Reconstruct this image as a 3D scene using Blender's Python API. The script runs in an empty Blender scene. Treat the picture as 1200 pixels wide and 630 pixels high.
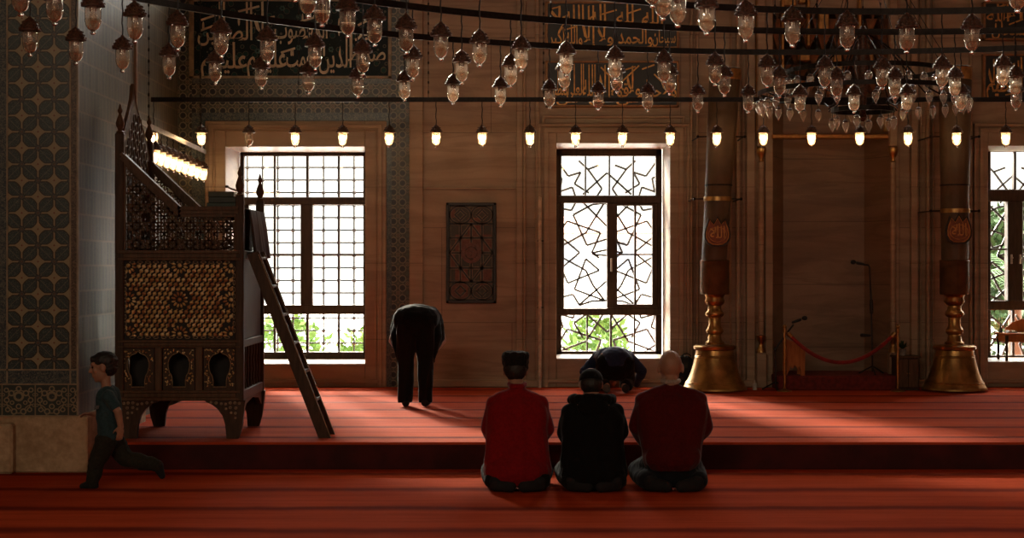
import bpy, bmesh, math, random
from mathutils import Vector, Matrix, noise
random.seed(7)
C = bpy.context.scene.collection
SC = bpy.context.scene

# ------------------------------------------------------------------ camera, sky, sun, large lights, exposure
F = 2000.0                      # focal length in pixels of the 1200 px wide frame
EYE = 1.65
PH = 0.22                       # height of the carpeted platform
DW = 20.70                      # distance of the window wall
SKY_LOW, SKY_HIGH = 2.4, 30.0
DB = 21.72                      # plane of the wooden window frames
cam_d = bpy.data.cameras.new('camera'); cam_d.lens = F/1200*36; cam_d.sensor_width = 36; cam_d.clip_end = 300
cam = bpy.data.objects.new('camera', cam_d); C.objects.link(cam)
cam.location = (0, 0, EYE); cam.rotation_euler = (math.pi/2, 0, 0)
SC.camera = cam

w = bpy.data.worlds.new('sky'); SC.world = w; w.use_nodes = True
# bright hazy sky: brightest high up on the sun's side, paler toward the horizon and away from the sun
nt_ = w.node_tree; bg = nt_.nodes['Background']; bg.inputs[0].default_value = (1.0, 0.93, 0.83, 1)
tc_ = nt_.nodes.new('ShaderNodeTexCoord'); sp_ = nt_.nodes.new('ShaderNodeSeparateXYZ'); nt_.links.new(tc_.outputs['Generated'], sp_.inputs[0])
def mr_(k, a, b, c, d):
    n = nt_.nodes.new('ShaderNodeMapRange'); n.interpolation_type = 'SMOOTHSTEP'; nt_.links.new(k, n.inputs[0])
    for i, v in enumerate((a, b, c, d)): n.inputs[i+1].default_value = v
    return n.outputs[0]
ml_ = nt_.nodes.new('ShaderNodeMath'); ml_.operation = 'MULTIPLY'
nt_.links.new(mr_(sp_.outputs[2], 0.07, 0.22, SKY_LOW, SKY_HIGH), ml_.inputs[0]); nt_.links.new(mr_(sp_.outputs[1], -0.3, 0.4, 0.6, 1.0), ml_.inputs[1])
nt_.links.new(ml_.outputs[0], bg.inputs[1])

sun_d = bpy.data.lights.new('sun', 'SUN'); sun_d.energy = 24.0; sun_d.angle = math.radians(7); sun_d.color = (1.0, 0.86, 0.68)
sun = bpy.data.objects.new('sun', sun_d); C.objects.link(sun)
sun.rotation_euler = Vector((0.30, -0.95, -0.36)).to_track_quat('-Z', 'Y').to_euler()

def area(name, loc, direction, sx, sy, power, color=(1, 1, 1), portal=False):
    d = bpy.data.lights.new(name, 'AREA'); d.shape = 'RECTANGLE'; d.size = sx; d.size_y = sy; d.energy = power; d.color = color
    if portal: d.cycles.is_portal = True
    o = bpy.data.objects.new(name, d); C.objects.link(o); o.location = loc
    o.rotation_euler = Vector(direction).to_track_quat('-Z', 'Y').to_euler()
    return o
# unseen fill lights added behind and above the viewpoint, in place of high windows
area('fill_light', (-4.0, -6.5, 6.5), (0.25, 1, -0.30), 5, 2.5, 340, (1.0, 0.78, 0.54))
area('fill_light', (6.0, -6.5, 6.5), (-0.2, 1, -0.30), 5, 2.5, 130, (1.0, 0.78, 0.54))
SC.view_settings.view_transform = 'Standard'
SC.view_settings.look = 'None'
SC.view_settings.exposure = 0.0
SC.view_settings.gamma = 1.0
SC.view_settings.use_curve_mapping = False
try:
    SC.cycles.use_denoising = True
    SC.cycles.max_bounces = 10; SC.cycles.transparent_max_bounces = 24
    SC.cycles.sample_clamp_indirect = 6.0
    SC.cycles.caustics_reflective = False; SC.cycles.caustics_refractive = False
except Exception: pass

# ------------------------------------------------------------------ helpers
def PX(x, y, D):                # a point of the picture at distance D
    return Vector(((x-600)*D/F, D, EYE-(y-315)*D/F))
def XX(x, D): return (x-600)*D/F
def ZZ(y, D): return EYE-(y-315)*D/F

def root_loc(o):
    l = Vector((0, 0, 0))
    while o is not None:
        l = l + o.location; o = o.parent
    return l

class MB:
    def __init__(s): s.v = []; s.f = []
    def add(s, vs, fs):
        n = len(s.v); s.v += [Vector(v) for v in vs]; s.f += [[i+n for i in f] for f in fs]; return s
    def box(s, x0, x1, y0, y1, z0, z1, m=None):
        vs = [Vector(p) for p in ((x0,y0,z0),(x1,y0,z0),(x1,y1,z0),(x0,y1,z0),(x0,y0,z1),(x1,y0,z1),(x1,y1,z1),(x0,y1,z1))]
        if m: vs = [m @ v for v in vs]
        return s.add(vs, [[3,2,1,0],[4,5,6,7],[0,1,5,4],[1,2,6,5],[2,3,7,6],[3,0,4,7]])
    def bbox(s, x0, x1, y0, y1, z0, z1, b=0.01):          # box with chamfered edges
        if min(x1-x0, y1-y0, z1-z0) <= 2*b: b = 0.25*min(x1-x0, y1-y0, z1-z0)
        c = ((x0+x1)/2, (y0+y1)/2, (z0+z1)/2); h = ((x1-x0)/2, (y1-y0)/2, (z1-z0)/2)
        bm = bmesh.new(); bmesh.ops.create_cube(bm, size=1)
        for v in bm.verts: v.co = Vector((v.co.x*2*h[0]+c[0], v.co.y*2*h[1]+c[1], v.co.z*2*h[2]+c[2]))
        bmesh.ops.bevel(bm, geom=list(bm.edges), offset=b, segments=1, affect='EDGES')
        bm.verts.index_update()
        s.add([v.co.copy() for v in bm.verts], [[v.index for v in f.verts] for f in bm.faces]); bm.free()
        return s
    def bar(s, p, q, wx, wy, up=Vector((0, 0, 1))):        # box beam from p to q, wx across, wy along "up"
        p = Vector(p); q = Vector(q); d = (q-p)
        if d.length < 1e-6: return s
        d.normalize(); up = Vector(up)
        a = d.cross(up)
        if a.length < 1e-4: a = d.cross(Vector((0, 1, 0)))
        a.normalize(); b = a.cross(d)
        vs = []
        for e in (p, q):
            for sa, sb in ((-1,-1),(1,-1),(1,1),(-1,1)): vs.append(e + a*sa*wx/2 + b*sb*wy/2)
        return s.add(vs, [[0,1,2,3],[7,6,5,4],[0,4,5,1],[1,5,6,2],[2,6,7,3],[3,7,4,0]])
    def tube(s, pts, r, n=8, closed=False):
        pts = [Vector(p) for p in pts]; N = len(pts); rs = r if isinstance(r, (list, tuple)) else [r]*N
        vs = []; prev = None
        for i, p in enumerate(pts):
            if closed: t = pts[(i+1) % N]-pts[i-1]
            else: t = pts[min(i+1, N-1)]-pts[max(i-1, 0)]
            t.normalize()
            if prev is None:
                a = t.cross(Vector((0, 0, 1)))
                if a.length < 0.05: a = t.cross(Vector((0, 1, 0)))
            else: a = prev - t*prev.dot(t)
            a.normalize(); prev = a; b = t.cross(a)
            for k in range(n):
                an = 2*math.pi*k/n; vs.append(p+(a*math.cos(an)+b*math.sin(an))*rs[i])
        fs = []
        for i in range(N if closed else N-1):
            j = (i+1) % N
            for k in range(n): fs.append([i*n+k, i*n+(k+1) % n, j*n+(k+1) % n, j*n+k])
        if not closed: fs.append(list(range(n))[::-1]); fs.append([(N-1)*n+k for k in range(n)])
        return s.add(vs, fs)
    def lathe(s, prof, c=(0, 0, 0), n=24, m=None, a0=0.0):          # profile of (radius, z)
        c = Vector(c); vs = []; fs = []
        for (r, z) in prof:
            for k in range(n):
                an = 2*math.pi*k/n+a0; p = Vector((max(r, 1e-4)*math.cos(an), max(r, 1e-4)*math.sin(an), z))
                vs.append((m @ p if m else p)+c)
        for i in range(len(prof)-1):
            for k in range(n): fs.append([i*n+k, i*n+(k+1) % n, (i+1)*n+(k+1) % n, (i+1)*n+k])
        fs.append(list(range(n))[::-1]); fs.append([(len(prof)-1)*n+k for k in range(n)])
        return s.add(vs, fs)
    def ell(s, c, r, ax=None, n=14, m=10):                 # ellipsoid with radii along axes ax
        c = Vector(c); ax = ax or (Vector((1,0,0)), Vector((0,1,0)), Vector((0,0,1)))
        vs = [c+ax[2]*r[2]]; fs = []
        for i in range(1, m):
            th = math.pi*i/m
            for k in range(n):
                an = 2*math.pi*k/n
                vs.append(c+ax[0]*r[0]*math.sin(th)*math.cos(an)+ax[1]*r[1]*math.sin(th)*math.sin(an)+ax[2]*r[2]*math.cos(th))
        vs.append(c-ax[2]*r[2]); L = len(vs)-1
        for k in range(n): fs.append([0, 1+k, 1+(k+1) % n])
        for i in range(m-2):
            for k in range(n): fs.append([1+i*n+k, 1+(i+1)*n+k, 1+(i+1)*n+(k+1) % n, 1+i*n+(k+1) % n])
        for k in range(n): fs.append([1+(m-2)*n+k, L, 1+(m-2)*n+(k+1) % n])
        return s.add(vs, fs)
    def cap(s, p, q, r0, r1, n=14):                        # tapered capsule
        p = Vector(p); q = Vector(q); d = q-p; L = d.length
        if L < 1e-5: return s.ell(p, (r0, r0, r0))
        d.normalize(); a = d.cross(Vector((0, 0, 1)))
        if a.length < 0.05: a = d.cross(Vector((0, 1, 0)))
        a.normalize(); b = d.cross(a); prof = []
        for i in range(6): t = math.pi/2*i/5; prof.append((-r0*math.cos(t), r0*math.sin(t)))
        for i in range(6): t = math.pi/2*i/5; prof.append((L+r1*math.sin(t), r1*math.cos(t)))
        vs = []; fs = []
        for (z, r) in prof:
            for k in range(n):
                an = 2*math.pi*k/n; vs.append(p+d*z+(a*math.cos(an)+b*math.sin(an))*max(r, 1e-4))
        for i in range(len(prof)-1):
            for k in range(n): fs.append([i*n+k, (i+1)*n+k, (i+1)*n+(k+1) % n, i*n+(k+1) % n][::-1])
        fs.append(list(range(n))[::-1]); fs.append([(len(prof)-1)*n+k for k in range(n)])
        return s.add(vs, fs)
    def prism(s, poly, y0, y1):                            # polygon in x,z, solid from y0 to y1
        n = len(poly)
        vs = [(x, y0, z) for x, z in poly]+[(x, y1, z) for x, z in poly]
        return s.add(vs, [list(range(n)), [n+i for i in range(n)][::-1]]+[[i, n+i, n+(i+1) % n, (i+1) % n] for i in range(n)])
    def prism_yz(s, poly, x0, x1):
        n = len(poly)
        vs = [(x0, y, z) for y, z in poly]+[(x1, y, z) for y, z in poly]
        return s.add(vs, [list(range(n))[::-1], [n+i for i in range(n)]]+[[i, (i+1) % n, n+(i+1) % n, n+i] for i in range(n)])
    def mesh(s, name, off=Vector((0, 0, 0))):
        me = bpy.data.meshes.new(name); me.from_pydata([tuple(v-off) for v in s.v], [], s.f); me.update(); return me
    def build(s, name, mat, parent=None, smooth=False, fix=False, angle=40):
        me = s.mesh(name, root_loc(parent) if parent else Vector((0, 0, 0)))
        if fix:
            bm = bmesh.new(); bm.from_mesh(me); bmesh.ops.recalc_face_normals(bm, faces=bm.faces); bm.to_mesh(me); bm.free()
        return link(name, me, mat, parent, smooth, angle)

def link(name, me, mat, parent=None, smooth=False, angle=40):
    o = bpy.data.objects.new(name, me); C.objects.link(o)
    if mat: me.materials.append(mat)
    if smooth:
        me.polygons.foreach_set('use_smooth', [True]*len(me.polygons))
        try: me.set_sharp_from_angle(angle=math.radians(angle))
        except Exception: pass
    if parent: o.parent = parent
    return o

def tag(o, label, cat, group=None, kind=None):
    if label: o['label'] = label
    if cat: o['category'] = cat
    if group: o['group'] = group
    if kind: o['kind'] = kind
    return o
def thing(name, label, cat, loc, group=None):
    o = bpy.data.objects.new(name, None); C.objects.link(o); o.location = loc; o.empty_display_size = 0.1
    return tag(o, label, cat, group)
def struct(o): o['kind'] = 'structure'; return o
def dup(root, loc, label=None, group=None):
    r = root.copy(); C.objects.link(r); r.location = loc
    if label: r['label'] = label
    if group: r['group'] = group
    for ch in list(root.children):
        c = ch.copy(); C.objects.link(c); c.parent = r
        for g in list(ch.children):
            d = g.copy(); C.objects.link(d); d.parent = c
    return r
def evalmesh(o):
    dg = bpy.context.evaluated_depsgraph_get(); dg.update()
    return bpy.data.meshes.new_from_object(o.evaluated_get(dg))
def remesh(mb, name, mat, parent=None, voxel=0.008, smooth=4, wrinkle=0.0, wscale=9.0, stretch=(1,1,1), cut=None):
    me = mb.mesh(name, root_loc(parent) if parent else Vector((0, 0, 0)))
    bm = bmesh.new(); bm.from_mesh(me); bmesh.ops.recalc_face_normals(bm, faces=bm.faces); bm.to_mesh(me); bm.free()
    o = bpy.data.objects.new('tmp', me); C.objects.link(o)
    m = o.modifiers.new('r', 'REMESH'); m.mode = 'VOXEL'; m.voxel_size = voxel
    s_ = o.modifiers.new('s', 'SMOOTH'); s_.iterations = smooth; s_.factor = 0.5
    me2 = evalmesh(o); bpy.data.objects.remove(o); me2.name = name
    if cut is not None:
        off = root_loc(parent) if parent else Vector((0, 0, 0))
        bm = bmesh.new(); bm.from_mesh(me2)
        for (co, no) in cut:
            bmesh.ops.bisect_plane(bm, geom=bm.verts[:]+bm.edges[:]+bm.faces[:], plane_co=Vector(co)-off, plane_no=no, clear_outer=True)
        bm.to_mesh(me2); bm.free()
    if wrinkle:
        ns = [v.normal.copy() for v in me2.vertices]
        for v, n in zip(me2.vertices, ns):
            p = Vector((v.co.x*stretch[0], v.co.y*stretch[1], v.co.z*stretch[2]))*wscale
            v.co += n*wrinkle*(noise.noise(p)+0.5*noise.noise(p*2.3+Vector((5, 1, 2))))
    me2.materials.clear()
    return link(name, me2, mat, parent, True, 180)

def shape2d(polys, y0, y1, closed=True, bevel=0.0):      # filled outline (holes allowed) in x,z, solid from y0 to y1 (toward the viewer: y0<y1)
    cu = bpy.data.curves.new('tmp', 'CURVE'); cu.dimensions = '2D'; cu.fill_mode = 'BOTH'; cu.extrude = abs(y1-y0)/2
    for p in polys:
        sp = cu.splines.new('POLY'); sp.points.add(len(p)-1)
        for q, (x, z) in zip(sp.points, p): q.co = (x, z, 0, 1)
        sp.use_cyclic_u = True
    o = bpy.data.objects.new('tmp', cu); C.objects.link(o)
    me = evalmesh(o); bpy.data.objects.remove(o); bpy.data.curves.remove(cu)
    mb = MB(); ym = (y0+y1)/2
    mb.add([(v.co.x, ym-v.co.z, v.co.y) for v in me.vertices], [list(p.vertices) for p in me.polygons])
    bpy.data.meshes.remove(me)
    return mb

# ------------------------------------------------------------------ node expressions
class X:
    nt = None
    def __init__(s, k): s.k = k
    @staticmethod
    def op(o, *a):
        n = X.nt.nodes.new('ShaderNodeMath'); n.operation = o
        for i, v in enumerate(a):
            if isinstance(v, X): X.nt.links.new(v.k, n.inputs[i])
            else: n.inputs[i].default_value = v
        return X(n.outputs[0])
    def __add__(s, o): return X.op('ADD', s, o)
    __radd__ = __add__
    def __sub__(s, o): return X.op('SUBTRACT', s, o)
    def __rsub__(s, o): return X.op('SUBTRACT', o, s)
    def __mul__(s, o): return X.op('MULTIPLY', s, o)
    __rmul__ = __mul__
    def __truediv__(s, o): return X.op('DIVIDE', s, o)
    def __rtruediv__(s, o): return X.op('DIVIDE', o, s)
    def lt(s, o): return X.op('LESS_THAN', s, o)
    def gt(s, o): return X.op('GREATER_THAN', s, o)
def fr(a): return X.op('FRACT', a)
def fl(a): return X.op('FLOOR', a)
def ab(a): return X.op('ABSOLUTE', a)
def mn(a, b): return X.op('MINIMUM', a, b)
def mx(a, b): return X.op('MAXIMUM', a, b)
def sq(a): return X.op('SQRT', a)
def md(a, b): return X.op('FLOORED_MODULO', a, b)
def sn(a): return X.op('SINE', a)
def at2(a, b): return X.op('ARCTAN2', a, b)
def hyp(a, b): return sq(a*a+b*b)
def sstep(a, e0, e1):
    n = X.nt.nodes.new('ShaderNodeMapRange'); n.interpolation_type = 'SMOOTHSTEP'
    X.nt.links.new(a.k, n.inputs[0]); n.inputs[1].default_value = e0; n.inputs[2].default_value = e1
    return X(n.outputs[0])
def mixc(f, a, b):
    n = X.nt.nodes.new('ShaderNodeMix'); n.data_type = 'RGBA'
    if isinstance(f, X): X.nt.links.new(f.k, n.inputs[0])
    else: n.inputs[0].default_value = f
    for i, v in ((6, a), (7, b)):
        if isinstance(v, X): X.nt.links.new(v.k, n.inputs[i])
        else: n.inputs[i].default_value = (*v, 1)
    return X(n.outputs[2])
def coords():
    n = X.nt.nodes.new('ShaderNodeTexCoord'); s_ = X.nt.nodes.new('ShaderNodeSeparateXYZ')
    X.nt.links.new(n.outputs['Object'], s_.inputs[0])
    return X(s_.outputs[0]), X(s_.outputs[1]), X(s_.outputs[2])
def vec(x, y, z):
    n = X.nt.nodes.new('ShaderNodeCombineXYZ')
    for i, v in enumerate((x, y, z)):
        if isinstance(v, X): X.nt.links.new(v.k, n.inputs[i])
        else: n.inputs[i].default_value = v
    return X(n.outputs[0])
def nz(v, scale=5, detail=3, rough=0.5, dist=0.0):
    n = X.nt.nodes.new('ShaderNodeTexNoise'); X.nt.links.new(v.k, n.inputs['Vector'])
    n.inputs['Scale'].default_value = scale; n.inputs['Detail'].default_value = detail
    n.inputs['Roughness'].default_value = rough; n.inputs['Distortion'].default_value = dist
    return X(n.outputs[0])
def vor(v, scale=5, feature='F1', out='Distance'):
    n = X.nt.nodes.new('ShaderNodeTexVoronoi'); n.feature = feature; X.nt.links.new(v.k, n.inputs['Vector'])
    n.inputs['Scale'].default_value = scale
    return X(n.outputs[out])
def newmat(name):
    m = bpy.data.materials.new(name); m.use_nodes = True; X.nt = m.node_tree
    return m, m.node_tree.nodes['Principled BSDF']
def setp(p, color=None, rough=0.6, metal=0.0, spec=0.5, bump=None, bstr=0.3, bdist=0.01, sheen=0.0, coat=0.0):
    nt = X.nt
    for key, v in (('Base Color', color), ('Roughness', rough), ('Metallic', metal)):
        if v is None: continue
        if isinstance(v, X): nt.links.new(v.k, p.inputs[key])
        elif isinstance(v, (tuple, list)): p.inputs[key].default_value = (*v, 1)
        else: p.inputs[key].default_value = v
    p.inputs['Specular IOR Level'].default_value = spec
    if sheen: p.inputs['Sheen Weight'].default_value = sheen; p.inputs['Sheen Roughness'].default_value = 0.4
    if coat: p.inputs['Coat Weight'].default_value = coat; p.inputs['Coat Roughness'].default_value = 0.15
    if bump is not None:
        b = nt.nodes.new('ShaderNodeBump'); b.inputs['Strength'].default_value = bstr; b.inputs['Distance'].default_value = bdist
        nt.links.new(bump.k, b.inputs['Height']); nt.links.new(b.outputs[0], p.inputs['Normal'])

def plain(name, c, rough=0.6, metal=0.0, spec=0.5, var=0.25, scale=12, sheen=0.0, coat=0.0, stretch=(1, 1, 1)):
    m, p = newmat(name); x, y, z = coords()
    n = nz(vec(x*stretch[0], y*stretch[1], z*stretch[2]), scale, 4)
    d = tuple(max(0, v*(1-var)) for v in c); e = tuple(min(1, v*(1+var)) for v in c)
    setp(p, mixc(sstep(n, 0.3, 0.7), d, e), rough, metal, spec, bump=n, bstr=0.08, sheen=sheen, coat=coat)
    return m
def emis(name, c, s):
    m, p = newmat(name); setp(p, c, 0.4)
    p.inputs['Emission Color'].default_value = (*c, 1); p.inputs['Emission Strength'].default_value = s
    return m
# ------------------------------------------------------------------ materials of the setting
def m_carpet(name, rows, tint=1.0, wv=0.5, bw=0.09, bs=0.8, sp=0.08, sh=0.03):
    m, p = newmat(name); x, y, z = coords()
    wob = nz(vec(x*0.45, y*0.5, 0.0), 1.3, 4, 0.6)*0.34-0.17
    d = None
    fib = nz(vec(x*6, y*30, z*6), 6, 4, 0.6)
    big = nz(vec(x*0.35, y*2.2, z), 1.3, 4, 0.6)
    streak = nz(vec(x*0.8, y*9.0, z), 1.2, 4, 0.65)
    base = mixc(sstep(big*0.55+streak*0.45, 0.34, 0.66), (0.38*tint, 0.040*tint, 0.008*tint), (0.58*tint, 0.082*tint, 0.020*tint))
    base = mixc(sstep(fib, 0.3, 0.75)*0.35, base, (0.64*tint, 0.085*tint, 0.032*tint))
    # woven row borders: one dark band per prayer row
    for y0, per in rows:
        t = fr((y+wob*wv-y0)/per+0.5)-0.5
        edge = nz(vec(x*1.5, y*3.0, 0.0), 2.0, 3)
        band = 1.0-sstep(ab(t)*per-edge*0.10, -0.03, bw)
        base = mixc(band*bs, base, (0.11*tint, 0.009*tint, 0.005*tint))
        t2 = fr((y-y0)/per+0.42)-0.5
        band2 = 1.0-sstep(ab(t2)*per, 0.01, 0.03)
        base = mixc(band2*0.12, base, (0.16, 0.015, 0.008))
    setp(p, base, 0.95, 0, sp, bump=fib*0.6+streak*0.6, bstr=0.5, bdist=0.02, sheen=sh)
    p.inputs['Sheen Tint'].default_value = (1.0, 0.45, 0.35, 1)
    return m
M_CARPET_LOW = m_carpet('carpet_lower', [(12.76, 0.99)], 1.0, 0.8, 0.11, 0.75, 0.015, 0.004)
M_CARPET_UP = m_carpet('carpet_upper', [(16.4, 0.945)], 1.0, 0.3, 0.07, 0.85, 0.05, 0.02)

def m_marble(name, c1, c2, vein, jz=None, jx=None):
    m, p = newmat(name); x, y, z = coords()
    v = vec(x*0.45, y*0.45, z*1.9)
    n1 = nz(v, 1.1, 6, 0.62, 0.9); n2 = nz(vec(x*0.35+7.0, y*0.35, z*3.4), 1.3, 5, 0.55, 0.5); n3 = nz(vec(x, y, z), 30, 3)
    c = mixc(sstep(n1, 0.32, 0.68), c1, c2)
    c = mixc((1.0-sstep(ab(n2-0.5), 0.0, 0.07))*0.32, c, vein)
    c = mixc(n3*0.18, c, vein)
    if jz:
        t = fr(z/jz+0.13)-0.5; row = fl(z/jz+0.13)
        j = 1.0-sstep((0.5-ab(t))*jz, 0.002, 0.007)
        if jx:
            u = fr(x/jx+row*0.37)-0.5; j = mx(j, 1.0-sstep((0.5-ab(u))*jx, 0.002, 0.007))
        c = mixc(j*0.55, c, tuple(k*0.35 for k in vein))
    setp(p, c, 0.42, 0, 0.4, bump=n1, bstr=0.03)
    return m
M_MARBLE = m_marble('veined_marble', (0.325, 0.215, 0.135), (0.48, 0.345, 0.225), (0.17, 0.10, 0.06), 1.15, 2.3)
M_MARBLE_TRIM = m_marble('marble_trim', (0.345, 0.235, 0.15), (0.47, 0.345, 0.23), (0.21, 0.13, 0.08), 0.92)
def m_stone():
    m, p = newmat('worn_stone'); x, y, z = coords(); v = vec(x, y, z); n1 = nz(v, 3.2, 6, 0.62); n2 = nz(v, 17, 5, 0.6)
    setp(p, mixc(sstep(n1*0.6+n2*0.4, 0.35, 0.65), (0.33, 0.225, 0.13), (0.60, 0.44, 0.28)), 0.8, 0, 0.2, bump=n1*0.6+n2*0.5, bstr=0.5, bdist=0.03); return m
M_STONE = m_stone()
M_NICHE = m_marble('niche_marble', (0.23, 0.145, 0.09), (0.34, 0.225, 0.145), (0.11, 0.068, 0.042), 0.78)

BEIGE = (0.25, 0.205, 0.125); TEAL = (0.028, 0.052, 0.056); INK = (0.030, 0.022, 0.014); SAGE = (0.13, 0.14, 0.085)
def m_leaf_tile():
    m, p = newmat('leaf_lattice_tile'); x, y, z = coords()
    P = 0.264
    u = (x+3.99)/P; v = (z-3.03)/P
    a_, b_ = u*2.0, v*2.0
    i, j = fl(a_), fl(b_); a, b = fr(a_)-0.5, fr(b_)-0.5
    par = md(i+j, 2.0)
    sgn = 1.0-par*2.0                              # leaf axis runs between the two flowers of its cell
    al = (a*sgn+b)*0.7071; ac = (a*sgn-b)*0.7071
    bx_ = mx(ab(a), ab(b)); wd_ = 0.40-0.62*al*al
    leaf = bx_.lt(0.455)*ab(ac).lt(wd_+0.02)
    core = bx_.lt(0.395)*ab(ac).lt(wd_-0.045)
    fleck = vor(vec(u*34.0, v*34.0, 0.0), 1.0).lt(0.30)
    vein = sstep(ab(ac), 0.015, 0.03)
    # flowers on even corners
    ca, cb = fl(a_+0.5), fl(b_+0.5); ra, rb = a_-ca, b_-cb
    even = 1.0-md(ca+cb, 2.0); r = hyp(ra, rb); th = at2(rb, ra)
    pet = 0.205+0.035*sn(th*8.0)
    flower = r.lt(pet)*even; eye_ = r.lt(0.05)*even; ring = r.lt(0.12)*r.gt(0.095)*even
    bud = r.lt(0.055)*(1.0-even)
    n = nz(vec(x, y, z), 18, 4)
    c = mixc(n, (0.24, 0.205, 0.12), (0.33, 0.285, 0.175))
    grid = sstep(mn(ab(ra), ab(rb)), 0.012, 0.03)
    c = mixc((1.0-grid)*0.5, c, (0.30, 0.22, 0.13))
    c = mixc(leaf, c, INK)
    c = mixc(core, c, mixc(n, (0.014, 0.032, 0.038), (0.032, 0.058, 0.058)))
    c = mixc(core*fleck*0.75, c, (0.17, 0.19, 0.15))
    c = mixc(core*(1.0-vein)*0.6, c, (0.15, 0.15, 0.11))
    c = mixc(flower, c, (0.026, 0.030, 0.034)); c = mixc(ring, c, (0.13, 0.13, 0.10)); c = mixc(eye_, c, (0.16, 0.09, 0.05))
    c = mixc(bud, c, (0.17, 0.06, 0.035))
    setp(p, c, 0.28, 0, 0.45, bump=n, bstr=0.04)
    return m
M_LEAF = m_leaf_tile()
def m_scroll(name, ground, fg, per, wave, axis='z', scale=1.0):
    m, p = newmat(name); x, y, z = coords()
    t = z if axis == 'z' else x
    o = (x+y) if axis == 'z' else z
    v1 = vor(vec(x*scale, y*scale, z*scale), 24); v2 = nz(vec(x*scale, y*scale, z*scale), 26, 3, 0.6, 1.5)
    line = 1.0-sstep(ab(v2-0.5), 0.015, 0.06)
    dots = v1.lt(0.2)
    c = mixc(line*0.85, ground, fg); c = mixc(dots, c, tuple(k*0.9 for k in fg))
    c = mixc((1.0-sstep(ab(fr(t/per)-0.5), 0.47, 0.49))*0.0, c, fg)
    setp(p, c, 0.3, 0, 0.4)
    return m
M_SCROLL_BROWN = m_scroll('brown_scroll_tile', (0.055, 0.036, 0.024), (0.17, 0.12, 0.075), 0.24, 0.1)
M_SCROLL_BLUE = m_scroll('blue_scroll_tile', (0.030, 0.045, 0.055), (0.15, 0.16, 0.13), 0.24, 0.1)
def m_vase_tile():
    m, p = newmat('palmette_tile'); x, y, z = coords()
    u = fr((x+3.61)/0.27)-0.5; v = (z-0.455)/0.257           # mirrored palmettes
    au = ab(u)
    def blob(cx, cz, r, k=1.0): return (hyp((au-cx)*k, v-cz)).lt(r)
    n = nz(vec(x, y, z), 20, 3)
    c = mixc(n, (0.022, 0.034, 0.032), (0.040, 0.055, 0.048))
    bits = None; holes = None
    for (cx, cz, r) in ((0.0, 0.62, 0.16), (0.0, 0.86, 0.09), (0.22, 0.72, 0.10), (0.36, 0.50, 0.09), (0.20, 0.42, 0.07), (0.37, 0.82, 0.08), (0.14, 0.14, 0.10), (0.33, 0.20, 0.08), (0.0, 0.30, 0.09), (0.45, 0.34, 0.05), (0.46, 0.67, 0.05)):
        b = blob(cx, cz, r); bits = b if bits is None else mx(bits, b); h_ = blob(cx, cz, r*0.55); holes = h_ if holes is None else mx(holes, h_)
    stem = (ab(hyp(au-0.0, v-0.45)-0.36)).lt(0.018)
    stem2 = (ab(hyp(au-0.42, v-0.10)-0.26)).lt(0.018)
    c = mixc(mx(stem, stem2), c, (0.24, 0.20, 0.12)); c = mixc(bits, c, (0.26, 0.22, 0.135)); c = mixc(holes, c, (0.028, 0.042, 0.042)); c = mixc((0.5-au).lt(0.02), c, (0.22, 0.18, 0.11))
    c = mixc(vor(vec(x, y, z), 60).lt(0.24)*bits*0.7, c, (0.18, 0.17, 0.12))
    setp(p, c, 0.28, 0, 0.45)
    return m
M_VASE = m_vase_tile()
def m_small_tile():
    m, p = newmat('small_glazed_tile'); x, y, z = coords()
    br = X.nt.nodes.new('ShaderNodeTexBrick'); X.nt.links.new(vec(y, z, 0.0).k, br.inputs['Vector'])
    br.inputs['Scale'].default_value = 1.0; br.inputs['Brick Width'].default_value = 0.115; br.inputs['Row Height'].default_value = 0.21
    br.inputs['Mortar Size'].default_value = 0.009; br.inputs['Color1'].default_value = (0.060, 0.056, 0.040, 1); br.inputs['Color2'].default_value = (0.105, 0.095, 0.066, 1)
    br.inputs['Mortar'].default_value = (0.19, 0.14, 0.085, 1); br.offset = 0.5
    n = nz(vec(x, y, z), 9, 4); f2 = nz(vec(x, y*1.0, z), 30, 2, 0.5, 1.0)
    c = mixc((1.0-sstep(ab(f2-0.5), 0.01, 0.05))*0.45, X(br.outputs[0]), (0.17, 0.16, 0.12))
    c = mixc(n*0.4, c, (0.055, 0.056, 0.044))
    fac = X(br.outputs[1])
    rv = nz(vec(fl(y/0.115), fl(z/0.21), 0.0), 3.7, 0)
    setp(p, c, 0.36+0.16*rv, 0, 0.28, bump=n*0.35-fac*0.5, bstr=0.22, bdist=0.02)
    return m
M_SMALL = m_small_tile()
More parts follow.
